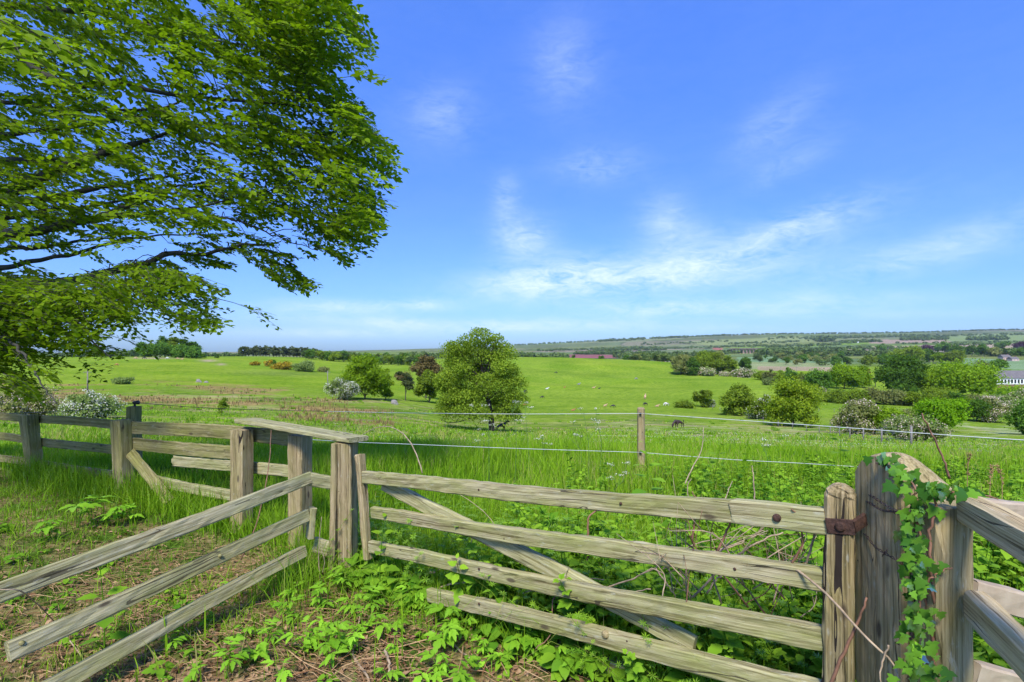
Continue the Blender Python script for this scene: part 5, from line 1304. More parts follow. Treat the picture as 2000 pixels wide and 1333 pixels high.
# dry rushes of the wet ground
ru = G(); n = 26000
X0 = r.uniform(-1.15, -.17, n); Y = np.exp(r.uniform(math.log(34), math.log(140), n)); X = X0 * Y
pxx = 1000 + 1000 * X0; zz = height(X, Y); pyy = HY + F * (EYE - zz) / Y
dens = .45 * sstep(.02, .35, wob(X, Y * 1.8, .09, 9)) * (Y > 62) * (pxx < 720) + .9 * np.exp(-((pyy - 785) / 4.5) ** 2) * (pxx < 680) + .8 * (Y > 40) * (Y < 84) * (pxx > 545) * (pxx < 770) * sstep(-.25, .25, wob(X, Y, .16, 12))
ok = (r.uniform(size=n) < dens) & (wob(X, Y, .7, 38) > -.1); X, Y = X[ok], Y[ok]
blades(ru, X, Y, r.uniform(.25, .6, len(X)), .0022 * Y * r.uniform(.5, 1.2, len(X)), r, lean=.25, tone=.45)
o = link('rushes', ru.mesh('rushes'), LF_RUSH); tag(o, kind='stuff')

# ------------------------------------------------------------------ litter of the yard
li = G(); n = 16000
X = r.uniform(-3.6, 1.3, n); Y = r.uniform(1.5, 4.4, n)
ok = (beyond(X, Y) < .12) & (r.uniform(size=n) < .35 + .65 * sstep(-.25, .25, wob(X, Y, 1.1, 17) - .25 * sstep(-1.2, -2.5, X))); X, Y = X[ok], Y[ok]; n = len(X)
P = on_ground(X, Y, r.uniform(.002, .02, n))
M = frames(r.normal(size=(n, 3)) * np.array([1, 1, .25]), np.stack([r.normal(0, .45, n), r.normal(0, .45, n), np.ones(n)], -1))
V, Q, T = replicate(LV * np.array([1, 1.1, 2.2]), LQ, LT, M, P, r.uniform(.012, .042, n))
li.add(V, Q, T, np.repeat(np.clip(r.beta(1.3, 1.5, n), 0, 1), 8))
o = link('leaf_litter', li.mesh('leaf_litter'), LF_LITTER); tag(o, kind='stuff')
sw = G()
for k in range(5200):
    x, y = r.uniform(-3.2, 1.1), r.uniform(1.6, 4.2)
    if beyond(np.array(x), np.array(y)) > .08 or wob(x, y, 1.1, 17) < r.uniform(-.6, .3): continue
    l = r.uniform(.05, .20); a = r.normal(-.5, .8); z = float(height(x, y)) + r.uniform(.008, .03)
    p = np.array([(0, 0, 0), (l * .5 * math.cos(a), l * .5 * math.sin(a), r.uniform(0, .02)), (l * math.cos(a + r.normal(0, .2)), l * math.sin(a), r.uniform(-.005, .02))]) + (x, y, z)
    sw.add(*tube(p, r.uniform(.0008, .0021), 3, False), var=r.beta(1.4, 1.4))
for k in range(150):
    x, y = r.uniform(-1.3, .9), r.uniform(2.0, 3.3)
    if beyond(np.array(x), np.array(y)) > .02: continue
    l = r.uniform(.15, .45); a = r.normal(-.6, .7); z = float(height(x, y)) + r.uniform(.01, .04)
    p = np.array([(0, 0, 0), (l * .5 * math.cos(a), l * .5 * math.sin(a), r.uniform(0, .03)), (l * math.cos(a + r.normal(0, .15)), l * math.sin(a), r.uniform(-.005, .03))]) + (x, y, z)
    sw.add(*tube(smooth_path(p, 7), np.linspace(r.uniform(.002, .0042), .0015, 7), 5), var=r.uniform(.05, .8))
o = link('straw_litter', sw.mesh('straw_litter'), LF_STRAW); tag(o, kind='stuff')

# larger sticks, each its own thing
def stick(P, r0, r1, mat, label, name='stick', cat='stick', n=16):
    Pp = smooth_path(P, n); w = rng.normal(0, 1, Pp.shape) * r0 * .35; w[0] = 0
    g = G(); g.add(*tube(Pp + w, np.linspace(r0, r1, n), 6))
    o = link(name, g.mesh(name, True), mat); tag(o, label, cat); return o
def gpx(px, py, dz=.015):
    Y = 1.6 * F / (py - HY); X = (px - 1000) / F * Y
    return np.array([X, Y, float(height(X, Y)) + dz])
stick([gpx(720, 1150), gpx(700, 1220), gpx(690, 1290)], .006, .004, STEM, 'straight pale stick lying end on among the seedlings')
stick([gpx(760, 1245), gpx(850, 1250), gpx(935, 1262)], .007, .003, STEMR, 'reddish broken stalk lying crosswise under the seedlings')
stick([gpx(752, 1290, .05), gpx(758, 1310, .04), gpx(765, 1340)], .008, .006, STEM, 'short bleached stub of stem standing at the bottom edge')
stick([gpx(840, 1235), gpx(900, 1280), gpx(945, 1320)], .006, .004, STEM, 'splintered orange straw stalk slanting to the bottom edge')
stick([gpx(690, 1290), gpx(715, 1330), gpx(730, 1360)], .007, .005, STEM, 'forked pale twig at the bottom edge by the straw', n=8)
stick([pt(795, 1150, 3.40), pt(830, 1125, 3.36), pt(860, 1112, 3.30)], .010, .006, STEM, 'split orange stem end poking out below the third bar')
stick([pt(805, 1167, 3.3), pt(880, 1142, 3.15), pt(950, 1137, 3.0), pt(1000, 1142, 2.9)], .007, .003, STEM, 'long dry stalk curving over the lowest bar')
stick([gpx(160, 1290), gpx(115, 1262, .1), pt(50, 1160, 2.15), pt(0, 1152, 2.05)], .0035, .002, STEM, 'thin bleached stem bowed over the pale front rails', name='dry_stem', cat='stem')

# dry standing stems and bramble canes
STK = [
 ([(825, 925, 4.3), (810, 880, 4.4), (785, 845, 4.5), (745, 833, 4.6), (690, 858, 4.7)], .006, STEM, 'arched bare bramble cane looping over the long grass by the gate', 'bramble_cane'),
 ([(1143, 1130, 2.85), (1150, 1060, 2.85), (1148, 1015, 2.87), (1168, 995, 2.9)], .008, STEMR, 'snapped reddish stalk upright between the second and third bars', 'dry_stem'),
 ([(1140, 1195, 2.7), (1085, 1165, 2.6), (1075, 1240, 2.5), (1045, 1268, 2.45)], .0045, STEMR, 'thin red cane dangling over the lowest bar', 'bramble_cane'),
 ([(1020, 1160, 2.75), (1080, 1142, 2.6), (1150, 1132, 2.5), (1180, 1133, 2.45)], .0045, STEM, 'bare twig lying along the third bar', 'twig'),
 ([(1090, 1182, 2.6), (1180, 1150, 2.4), (1250, 1125, 2.2), (1300, 1095, 2.1)], .005, STEM, 'forked twig slanting up across the third bar', 'twig'),
 ([(1170, 1170, 2.4), (1215, 1160, 2.3), (1270, 1150, 2.2)], .004, STEM, 'short twig under the forked one on the third bar', 'twig'),
 ([(1490, 1095, 1.9), (1560, 1115, 1.78), (1640, 1190, 1.62), (1700, 1255, 1.5), (1745, 1300, 1.45), (1760, 1380, 1.4)], .005, STEM, 'long bramble cane arching in front of the hanging stile', 'bramble_cane'),
 ([(1600, 1380, 1.6), (1650, 1270, 1.58), (1680, 1205, 1.56), (1692, 1168, 1.55)], .006, STEMR, 'grey broken stalk leaning before the gap beside the stile', 'dry_stem'),
 ([(1735, 1260, 1.46), (1720, 1310, 1.45), (1722, 1360, 1.44)], .003, STEM, 'small withered tendril hanging at the foot of the thick post', 'tendril'),
 ([(1338, 945, 3.0), (1352, 915, 3.05), (1370, 880, 3.1), (1374, 835, 3.15)], .004, STEM, 'pale dead stalk above the top bar right of the lone round post', 'dry_stem'),
 ([(1474, 985, 2.6), (1472, 940, 2.6), (1469, 910, 2.62)], .004, STEM, 'pale upright dead stalk over the splice in the top bar', 'dry_stem'),
 ([(1414, 985, 2.6), (1420, 965, 2.62), (1430, 940, 2.7)], .0035, STEM, 'slender forked dead stalk near the splice', 'dry_stem'),
 ([(1345, 985, 2.5), (1343, 950, 2.5), (1350, 935, 2.5)], .003, STEM, 'tiny dead stalk standing over the top bar', 'dry_stem'),
 ([(1352, 1060, 2.05), (1360, 990, 2.04), (1352, 960, 2.05)], .004, STEMR, 'thin brown cane crossing the top bar upright', 'bramble_cane'),
 ([(1400, 1080, 2.0), (1420, 1035, 2.0), (1432, 995, 1.98), (1428, 985, 1.98)], .005, STEMR, 'bent brown cane behind the splice bolt', 'bramble_cane'),
 ([(1545, 1105, 1.82), (1566, 1060, 1.8), (1560, 1010, 1.78), (1546, 995, 1.78)], .004, STEMR, 'dark thin cane curling round the bolted end of the top bar', 'bramble_cane'),
 ([(1568, 1115, 1.85), (1590, 1050, 1.82), (1588, 1020, 1.82)], .0045, STEM, 'tan cane rising by the stile under the top bar', 'bramble_cane'),
 ([(1350, 1170, 2.2), (1420, 1100, 2.15), (1490, 1055, 2.1), (1530, 1042, 2.1)], .0055, STEM, 'tan branching cane between the first and second bars near the stile', 'bramble_cane'),
 ([(1380, 1160, 2.2), (1410, 1125, 2.2), (1470, 1120, 2.15)], .0045, STEM, 'dry fork of cane below the second bar', 'bramble_cane'),
 ([(1300, 1090, 2.3), (1370, 1085, 2.25), (1440, 1065, 2.2), (1455, 1050, 2.2)], .0045, STEM, 'horizontal dry cane behind the second bar', 'bramble_cane'),
 ([(1280, 1110, 2.35), (1320, 1165, 2.3)], .0045, STEM, 'short straight cane crossing the second gap', 'bramble_cane'),
 ([(1005, 1090, 3.1), (975, 1040, 3.15), (945, 1000, 3.2), (890, 960, 3.3)], .003, STEM, 'fine dead stem slanting behind the brace', 'dry_stem'),
 ([(915, 1068, 3.1), (930, 1040, 3.1), (942, 1025, 3.1)], .0035, STEM, 'pale short stem poking out over the second bar', 'dry_stem'),
 ([(626, 1130, 3.45), (622, 1080, 3.45), (628, 1010, 3.46)], .004, STEM, 'pale dry stalk standing before the corner post', 'dry_stem'),
 ([(630, 1120, 3.44), (634, 1095, 3.44), (628, 1075, 3.45)], .003, STEM, 'shorter dry stalk twin before the corner post', 'dry_stem'),
 ([(470, 1095, 3.4), (505, 1010, 3.5), (525, 910, 3.7), (530, 840, 3.9)], .0045, STEMR, 'dark thin cane rising behind the pale rails up to the coping plank', 'bramble_cane'),
 ([(1855, 935, 2.6), (1835, 880, 2.6), (1800, 808, 2.6)], .006, STEMR, 'tall brown bramble cane rising behind the thick post', 'bramble_cane'),
]
for (P, rr, mat, lab, nm) in STK:
    stick([pt(*q) for q in P], rr, rr * .5, mat, lab, nm, 'stem' if 'stem' in nm else 'cane' if 'cane' in nm else 'twig')
# dead bramble bush, one tangle of bare canes behind the top bars
br = empty('dead_bramble', tuple(pt(1450, 1300, 2.15)), 'leafless tangle of tan bramble canes pushing through the gate beside the stile', 'bramble')
rb_ = np.random.default_rng(808)
for k in range(30):
    x0, x1 = rb_.uniform(1290, 1570), rb_.normal(0, 90); y0 = rb_.uniform(1090, 1230); y1 = rb_.uniform(985, 1100); Yd = rb_.uniform(1.95, 2.45)
    a, b = pt(x0, y0, Yd), pt(min(1595, x0 + x1), y1, Yd + rb_.normal(0, .1)); mid = (a + b) / 2 + rb_.normal(0, .04, 3)
    g = G(); A = smooth_path([a, mid, b], 10); g.add(*tube(A, np.linspace(.0042, .0015, 10) * rb_.uniform(.6, 1.1), 5))
    for q in (4, 6):
        g.add(*tube([A[q], A[q] + (b - a) * .18 + rb_.normal(0, .035, 3), A[q] + (b - a) * .32 + rb_.normal(0, .06, 3)], [.002, .0014, .0007], 4))
    link('cane', g.mesh('cane'), (STEM, STEMR, STEM)[k % 3], br, WI)
for (px, py, Y, lab) in ((1888, 955, 2.6, 'first dry seed spike above the slanting rail, the tallest'), (1932, 965, 2.7, 'middle dry seed spike above the slanting rail'), (1955, 968, 2.75, 'bent dry seed spike nearest the frame edge')):
    top = 885 if px < 1900 else 912
    g = G(); P = smooth_path([pt(px, py + 60, Y), pt(px + 2, (py + top) / 2, Y), pt(px + (6 if px < 1940 else -8), top, Y)], 12)
    g.add(*tube(P, np.linspace(.002, .0012, 12), 5))
    for k in range(46):
        q = P[int(rng.uniform(5, 11.9))] + rng.normal(0, .004, 3); d = unit(rng.normal(size=3) + (0, 0, 1.5)) * .014
        g.add(*tube([q, q + d], [.0018, .0008], 3))
    o = link('seed_spike', g.mesh('seed_spike'), LF_STRAW); tag(o, lab, 'seed head')

# ------------------------------------------------------------------ seedlings on the litter
SEED = []
for k in range(5): SEED.append(seedling(np.random.default_rng(300 + k), 1.0 + .12 * k).mesh('seedling'))
spots = [(560, 1140, 1.5), (590, 1165, 1.3), (630, 1190, 1.3), (690, 1140, 1.4), (670, 1165, 1.1), (735, 1150, 1.1), (640, 1225, 1.1), (570, 1215, 1.2), (690, 1200, 1.3), (720, 1205, 1.2), (655, 1250, 1.0), (750, 1235, 1.4), (710, 1240, 1.2), (600, 1275, 1.3), (635, 1290, 1.2), (655, 1310, 1.3), (615, 1262, 1.1),
         (785, 1165, 1.2), (805, 1185, 1.2), (820, 1165, 1.0), (840, 1200, 1.1), (865, 1205, 1.2), (880, 1240, 1.4), (905, 1255, 1.2), (870, 1275, 1.2), (955, 1215, 1.2), (975, 1240, 1.1), (1000, 1250, 1.2), (930, 1205, 1.0), (1015, 1290, 1.4), (980, 1310, 1.2), (960, 1325, 1.3), (1050, 1300, 1.1), (1090, 1315, 1.2), (1130, 1330, 1.2), (1165, 1310, 1.2), (1030, 1225, 1.0), (1085, 1245, 1.0),
         (500, 1300, 1.2), (520, 1275, 1.0), (480, 1250, 1.1), (465, 1310, 1.0), (410, 1225, 1.0), (455, 1165, .9), (440, 1330, 1.2), (760, 1345, 1.2), (830, 1335, 1.2), (900, 1345, 1.2), (550, 1345, 1.1), (330, 1280, .9), (380, 1335, 1.1),
         (795, 1215, .8), (945, 1285, .8), (770, 1280, .8), (690, 1275, .9), (540, 1185, .8), (610, 1200, .8), (860, 1320, 1.0), (1200, 1325, 1.2), (1240, 1335, 1.2), (725, 1175, .9), (660, 1128, 1.0), (700, 1120, 1.2), (745, 1125, 1.2)]
for k, (px, py, s) in enumerate(spots):
    p = gpx(px, py, -.005)
    o = link('seedling', SEED[k % 5], LF_SEED, None, Matrix.Translation(p) @ Matrix.Rotation(random.uniform(0, 6.28), 4, 'Z') @ Matrix.Scale(s * .80, 4))
    tag(o, 'bright green cut-leaved seedling growing out of the brown litter', 'plant', 'seedlings on the brown litter')
for k, (px, py, s, lab) in enumerate(((150, 1050, 1.8, 'lush hogweed clump growing alone in the yard behind the pale rails'), (235, 1040, 1.25, 'smaller hogweed clump next to the lush one behind the pale rails'), (75, 1075, 1.2, 'low hogweed tuft towards the frame edge behind the pale rails'))):
    p = gpx(px, py, -.005); g = seedling(np.random.default_rng(500 + k), 1.25); g2 = seedling(np.random.default_rng(510 + k), 1.1)
    V, Q, T, A = flat(g2); g.add(V + (.05, .03, 0), Q, T, A)
    o = link('hogweed', g.mesh('hogweed'), LF_SEED, None, Matrix.Translation(p) @ Matrix.Scale(s, 4)); tag(o, lab, 'plant')

# ------------------------------------------------------------------ cow parsley
def parsley(r, H):
    g, f = G(), G()
    P = smooth_path([(0, 0, 0), (r.normal(0, .03), 0, H * .6), (r.normal(0, .06), r.normal(0, .04), H)], 10); g.add(*tube(P, np.linspace(.0045, .002, 10), 5, False))
    for k in range(r.integers(3, 6)):
        s = P[r.integers(5, 9)]; e = s + np.array([r.normal(0, .09), r.normal(0, .09), r.uniform(.08, .20)])
        g.add(*tube([s, (s + e) / 2 + (0, 0, -.015), e], .0017, 4, False))
        for q in range(9):
            a = r.uniform(0, 6.28); rr = r.uniform(.008, .045); u = e + np.array([math.cos(a) * rr, math.sin(a) * rr, .03 - rr * .2])
            g.add(*tube([e, u], .0008, 3, False))
            n = 3; M = frames(r.normal(size=(n, 3)), np.array([0, 0, 1.]) + r.normal(0, .3, (n, 3)))
            V, Q, T = replicate(DIA, DQ, None, M, u + r.normal(0, .006, (n, 3)), r.uniform(.010, .016, n)); f.add(V, Q, None, .8)
    return g, f
for k, (px, Y, top, lab) in enumerate(((955, 5.6, 800, 'cow parsley with a wide white umbel before the trunk of the big field tree'), (1005, 6.0, 775, 'tall thin cow parsley to the side of the big field tree'), (1035, 6.4, 790, 'cow parsley beside the orange lying cow'), (1060, 7.4, 850, 'short cow parsley low in the long grass'), (1150, 5.8, 790, 'tallest cow parsley, flowering high over the white rope by the round post'), (1170, 6.2, 798, 'cow parsley leaning on the tallest one'),
                               (935, 7.4, 850, 'cow parsley low in the long grass under the big tree'), (1135, 7.0, 842, 'small cow parsley under the tallest one'), (1195, 5.2, 915, 'faded cow parsley near the top bar'), (1500, 6.6, 850, 'cow parsley out in the brambles beyond the splice'))):
    X_ = (px - 1000) / F * Y; zg = float(height(X_, Y)); H = EYE - (top - HY) * Y / F - zg
    rr = np.random.default_rng(700 + k); g, f = parsley(rr, max(.3, H - .10))
    root = empty('cow_parsley', (X_, Y, zg), lab, 'wildflower')
    link('stem', g.mesh('stem'), GSTEM, root); link('flowers', f.mesh('flowers'), LF_WHITE, root)
# white daisy-like specks of the lower meadow, uncountable
fl_ = G(); n = 30000; Y = np.exp(r.uniform(math.log(9), math.log(100), n)); X = r.uniform(-.35, .95, n) * Y
px_ = 1000 + 1000 * X / Y
ok = (wob(X, Y, .4, 11) > .05) & (r.uniform(size=n) < .35 + .5 * (px_ > 1150)); X, Y = X[ok], Y[ok]; n = len(X)
V, Q, T = replicate(DIA, DQ, None, frames(r.normal(size=(n, 3)) * (1, 1, .2), np.stack([r.normal(0, .3, n), r.normal(0, .3, n) - .3, np.ones(n)], -1)), on_ground(X, Y, .16), np.minimum(.0014 * Y, .07) * r.uniform(.5, 1.2, n))
fl_.add(V, Q, None, np.repeat(r.uniform(0, 1, n), 4)); o = link('meadow_flowers', fl_.mesh('meadow_flowers'), LF_WHITE); tag(o, kind='stuff')

# ------------------------------------------------------------------ ivy
def ivy():
    lobes = [(0, 0), (-.10, .18), (.02, .52), (.22, .30), (.48, .40), (.60, .20), (1.0, 0)]
    up = np.array(lobes); lo = up[1:-1][::-1] * np.array([1, -1])
    out = np.concatenate([up, lo]); nV = len(out)
    V = np.concatenate([[(.25, 0, 0)], np.stack([out[:, 0], out[:, 1], -.12 * out[:, 0] ** 2 + .10 * np.abs(out[:, 1])], -1)])
    T = [(0, 1 + k, 1 + (k + 1) % nV) for k in range(nV)]
    r = np.random.default_rng(17)
    gl, gs = G(), G()
    P, Nn = [], []
    stems = [[(1800, 1390, 1.44), (1812, 1250, 1.48), (1800, 1100, 1.47), (1790, 1010, 1.47), (1785, 955, 1.50), (1760, 930, 1.56), (1715, 905, 1.62)],
             [(1830, 1390, 1.42), (1822, 1200, 1.45), (1815, 1080, 1.43), (1826, 1000, 1.43), (1840, 965, 1.42), (1900, 962, 1.40), (1950, 975, 1.38)],
             [(1785, 1390, 1.42), (1780, 1280, 1.44), (1795, 1180, 1.46), (1815, 1130, 1.42), (1860, 1110, 1.40)]]
    for s in stems:
        A = smooth_path([pt(*q) for q in s], 40); gs.add(*tube(A + r.normal(0, .003, A.shape), np.linspace(.005, .0018, 40), 5))
    def put(px, py, Y, n, sx, sy):
        for _ in range(int(n * 1.35)):
            P.append(pt((px - 24 if px > 1795 and py > 1000 else px) + r.normal(0, sx * .85), py + r.normal(0, sy), Y + r.uniform(-.03, .015)))
            Nn.append(unit(np.array([r.normal(0, .35) - .25, -1.0, r.normal(.45, .3)])))
    for (px, py, Y, n, sx, sy) in ((1790, 960, 1.48, 13, 22, 14), (1800, 990, 1.45, 13, 22, 14), (1780, 1040, 1.46, 12, 20, 20), (1810, 1060, 1.43, 11, 22, 18), (1790, 1110, 1.45, 9, 14, 18), (1825, 1095, 1.41, 8, 28, 12), (1775, 1145, 1.45, 10, 14, 18), (1815, 1150, 1.42, 9, 16, 16),
                                   (1785, 1195, 1.44, 8, 12, 16), (1825, 1190, 1.41, 8, 18, 14), (1785, 1250, 1.43, 8, 12, 16), (1815, 1260, 1.42, 9, 18, 18), (1795, 1300, 1.41, 14, 26, 14), (1840, 1310, 1.38, 12, 26, 16), (1830, 955, 1.42, 14, 30, 8), (1890, 960, 1.39, 5, 26, 5), (1725, 896, 1.60, 6, 16, 6), (1745, 912, 1.58, 5, 16, 6), (1775, 935, 1.54, 8, 18, 10)):
        put(px, py, Y, n, sx, sy)
    P, Nn = np.array(P), np.array(Nn); n = len(P)
    d = np.stack([r.normal(0, .6, n), r.normal(0, .15, n), -1 + r.normal(0, .35, n)], -1)
    V_, Q_, T_ = replicate(V, None, T, frames(d, Nn), P, r.uniform(.019, .042, n))
    gl.add(V_, None, T_, np.repeat(np.clip(np.where(r.uniform(size=n) < .2, .05, r.normal(.40, .24, n)), 0, 1), len(V)))
    root = empty('ivy', tuple(pt(1800, 1500, 1.42)), 'glossy green ivy climbing between the thick post and the grey post', 'climbing plant')
    link('leaves', gl.mesh('ivy_leaves'), LF_IVY, root, WI); link('stem', gs.mesh('ivy_stem'), STEMR, root, WI)
ivy()
#PART5
# ------------------------------------------------------------------ animals
def skin_mesh(name, joints, edges, sub=2):
    """joints: {key: (x, y, z, rx, ry)} -> one continuous skinned body"""
    keys = list(joints); ix = {k: i for i, k in enumerate(keys)}
    m = bpy.data.meshes.new(name + '_skeleton'); m.from_pydata([joints[k][:3] for k in keys], [(ix[a], ix[b]) for a, b in edges], [])
    o = bpy.data.objects.new(name + '_skeleton', m); COL.objects.link(o)
    s = o.modifiers.new('s', 'SKIN'); su = o.modifiers.new('u', 'SUBSURF'); su.levels = su.render_levels = sub
    if not m.skin_vertices: m.skin_vertices.new()
    for k in keys:
        d = m.skin_vertices[0].data[ix[k]]; d.radius = joints[k][3:5]; d.use_root = (k == keys[0])
    dg = bpy.context.evaluated_depsgraph_get(); me = bpy.data.meshes.new_from_object(o.evaluated_get(dg)); me.name = name
    bpy.data.objects.remove(o); bpy.data.meshes.remove(m)
    me.polygons.foreach_set('use_smooth', np.ones(len(me.polygons), dtype=bool))
    return me

def quadruped(name, kind='cow', graze=True, lying=False):
    """body along +x (head at +x), about 1.4 m tall"""
    c = kind == 'cow'
    zb = .98 if c else .95
    if lying: zb = .45
    R = .36 if c else .31
    J = {'hip': (-.70, 0, zb + .06, R * .78, R * .88), 'belly': (-.15, 0, zb - .02, R, R), 'chest': (.45, 0, zb, R * .85, R * .98), 'wither': (.66, 0, zb + .18, R * .55, R * .6)}
    E = [('hip', 'belly'), ('belly', 'chest'), ('chest', 'wither')]
    if graze and not lying:
        J['neck'] = (1.02, 0, zb - .08, .16, .19); J['poll'] = (1.30, 0, zb - .45, .12, .14); J['muzzle'] = (1.40, 0, zb - .84, .075, .08)
    else:
        J['neck'] = (.98, 0, zb + .36, .16, .19); J['poll'] = (1.22, 0, zb + .58, .12, .13); J['muzzle'] = (1.58, 0, zb + .36, .075, .08)
    E += [('wither', 'neck'), ('neck', 'poll'), ('poll', 'muzzle')]
    for s in (-1, 1):
        J['ear%d' % s] = (J['poll'][0] - .04, s * .20, J['poll'][2] + .06, .035, .05); E.append(('poll', 'ear%d' % s))
        if not lying:
            J['sh%d' % s] = (.48, s * .19, zb - .30, .12, .13); J['kn%d' % s] = (.50, s * .19, .42, .06, .065); J['ff%d' % s] = (.50, s * .19, .03, .055, .06)
            J['th%d' % s] = (-.72, s * .20, zb - .25, .15, .18); J['st%d' % s] = (-.62, s * .20, .62, .09, .10); J['hk%d' % s] = (-.84, s * .20, .45, .06, .07); J['hf%d' % s] = (-.76, s * .20, .03, .055, .06)
            E += [('chest', 'sh%d' % s), ('sh%d' % s, 'kn%d' % s), ('kn%d' % s, 'ff%d' % s), ('hip', 'th%d' % s), ('th%d' % s, 'st%d' % s), ('st%d' % s, 'hk%d' % s), ('hk%d' % s, 'hf%d' % s)]
        else:
            J['sh%d' % s] = (.50, s * .24, .20, .12, .12); J['kn%d' % s] = (.85, s * .26, .08, .06, .06); J['ff%d' % s] = (.55, s * .30, .05, .05, .05)
            J['th%d' % s] = (-.60, s * .28, .22, .16, .16); J['hf%d' % s] = (-.20, s * .36, .06, .06, .06)
            E += [('chest', 'sh%d' % s), ('sh%d' % s, 'kn%d' % s), ('kn%d' % s, 'ff%d' % s), ('hip', 'th%d' % s), ('th%d' % s, 'hf%d' % s)]
    return skin_mesh(name, J, E, 2)
def tailmesh(name, zb, horse=False):
    g = G(); P = smooth_path([(-.88, 0, zb + .14), (-1.02, 0, zb - .1), (-1.00, 0, zb - .55)], 8)
    g.add(*tube(P, np.array([.05, .06, .07, .07, .065, .055, .04, .02]) if horse else np.array([.03, .025, .02, .018, .02, .04, .05, .02]), 7)); return g.mesh(name, True)
COWS = {'graze': quadruped('cow_grazing'), 'stand': quadruped('cow_standing', graze=False), 'lie': quadruped('cow_lying', lying=True, graze=False)}
CT = tailmesh('cow_tail', 1.04); CTL = tailmesh('cow_tail_low', .62)
HID = {'black': plain('black_hide', (.016, .015, .016), .6, 0, .4, 4), 'white': plain('white_hide', (.62, .60, .56), .7, 0, .25, 3), 'tan': plain('tan_hide', (.50, .32, .17), .7, 0, .3, 3), 'orange': plain('ginger_hide', (.38, .15, .05), .7, 0, .3, 3), 'grey': plain('mottled_grey_hide', (.30, .30, .31), .7, 0, .8, 3), 'bay': plain('dark_bay_hide', (.045, .020, .013), .6, 0, .5, 4)}
def cow(px, py, colr, pose, wpx, rz, label):
    g0, Y = ground(px, py)
    s = 1.12 * np.clip(wpx * Y / F / 2.3 / max(.55, abs(math.cos(rz))), .55, 1.25)
    root = empty('cow', tuple(g0), label, 'cow', 'cattle in the pasture', rz=rz); root.scale = (s, s, s)
    for nm, me in (('body', COWS[pose]), ('tail', CTL if pose == 'lie' else CT)):
        o = bpy.data.objects.new(nm, me); COL.objects.link(o); o.parent = root
        if not me.materials: me.materials.append(HID[colr])
        o.material_slots[0].link = 'OBJECT'; o.material_slots[0].material = HID[colr]
for a in ((1085.5, 730, 'black', 'graze', 5.5, .3, 'black cow highest up the pasture, alone beside the field tree'), (1242, 742, 'grey', 'graze', 6, .2, 'grey cow alone on the upper pasture above the round post'), (1130, 752, 'grey', 'lie', 7, .1, 'mottled grey cow lying by itself on the middle pasture'),
          (1068, 761, 'white', 'lie', 7, .2, 'white cow resting on the middle pasture near the field tree'), (1102, 758, 'orange', 'lie', 4, .3, 'tiny brown calf lying between the white cow and the tan one'), (1159, 759, 'tan', 'lie', 7, .1, 'flat tan cow lying beside a small black one on the middle slope'), (1170, 760, 'black', 'lie', 5, .3, 'small black cow lying beside the flat tan one'),
          (1018, 755, 'black', 'stand', 6, 1.2, 'black cow showing at the upper edge of the big field tree'), (1026, 769, 'black', 'graze', 6, 1.0, 'dark cow just beside the big field tree, above the cow parsley'), (1058, 779, 'black', 'graze', 8, .1, 'black grazing cow on the open slope beside the big tree'), (1025, 792, 'orange', 'lie', 9, .1, 'ginger cow lying close to the big field tree'),
          (1118.5, 803, 'orange', 'lie', 8, .0, 'ginger cow lying at the lower fence line of the pasture'), (1182, 796, 'tan', 'stand', 8, .5, 'pale tan cow standing behind a black one near the cow parsley'), (1196, 797, 'black', 'graze', 9, -.3, 'black cow grazing in front of the pale tan one'), (1260, 780, 'tan', 'stand', 7, 1.2, 'tan cow facing away just above the round post'),
          (1261, 793, 'black', 'graze', 9, 3.6, 'black cow grazing close above the round post'), (1283, 795, 'tan', 'lie', 9, .1, 'tan cow lying between the black and the white one'), (1302, 793, 'white', 'graze', 10, 3.4, 'white cow grazing beyond the round post'),
          (264, 702, 'tan', 'graze', 7, .2, 'tan cow furthest along the hill below the copse'), (281, 702, 'black', 'graze', 7, .1, 'only black cow below the round copse'), (305, 702, 'white', 'lie', 6, .1, 'white cow lying under the middle of the copse'), (326, 702, 'white', 'graze', 6, .2, 'pale cow grazing under the copse, next to the end pair'), (348, 703, 'tan', 'graze', 6, 3.3, 'cream cow of the end pair under the copse'), (355, 703, 'tan', 'lie', 6, .1, 'tan lying cow of the end pair under the copse'),
          (227, 715, 'orange', 'graze', 7, .1, 'ginger cow alone on the hillside seen under the beech leaves')):
    cow(*a)
def horse(px, py, wpx, rz, label, graze=True):
    g0, Y = ground(px, py); s = 1.22 * wpx * Y / F / (2.2 * max(.5, abs(math.cos(rz))))
    root = empty('pony', tuple(g0), label, 'pony', rz=rz); root.scale = (s, s, s)
    link('body', quadruped('pony_body', 'horse', graze), HID['bay'], root)
    link('tail', tailmesh('pony_tail', 1.0, True), HID['black'], root)
    g = G(); z0 = 1.22
    P = smooth_path([(.66, 0, 1.30), (.95, 0, 1.10), (1.28, 0, .66)] if graze else [(.66, 0, 1.32), (.95, 0, 1.50), (1.20, 0, 1.66)], 8)
    g.add(*tube(P, np.array([.04, .07, .08, .08, .08, .07, .06, .03]), 7)); link('mane', g.mesh('mane', True), HID['black'], root)
horse(1326, 836, 20, PI + .45, 'dark bay pony grazing in the flowery meadow past the round post')
horse(979, 842, 19, .5, 'dark pony standing half hidden behind the trunk of the big field tree', False)

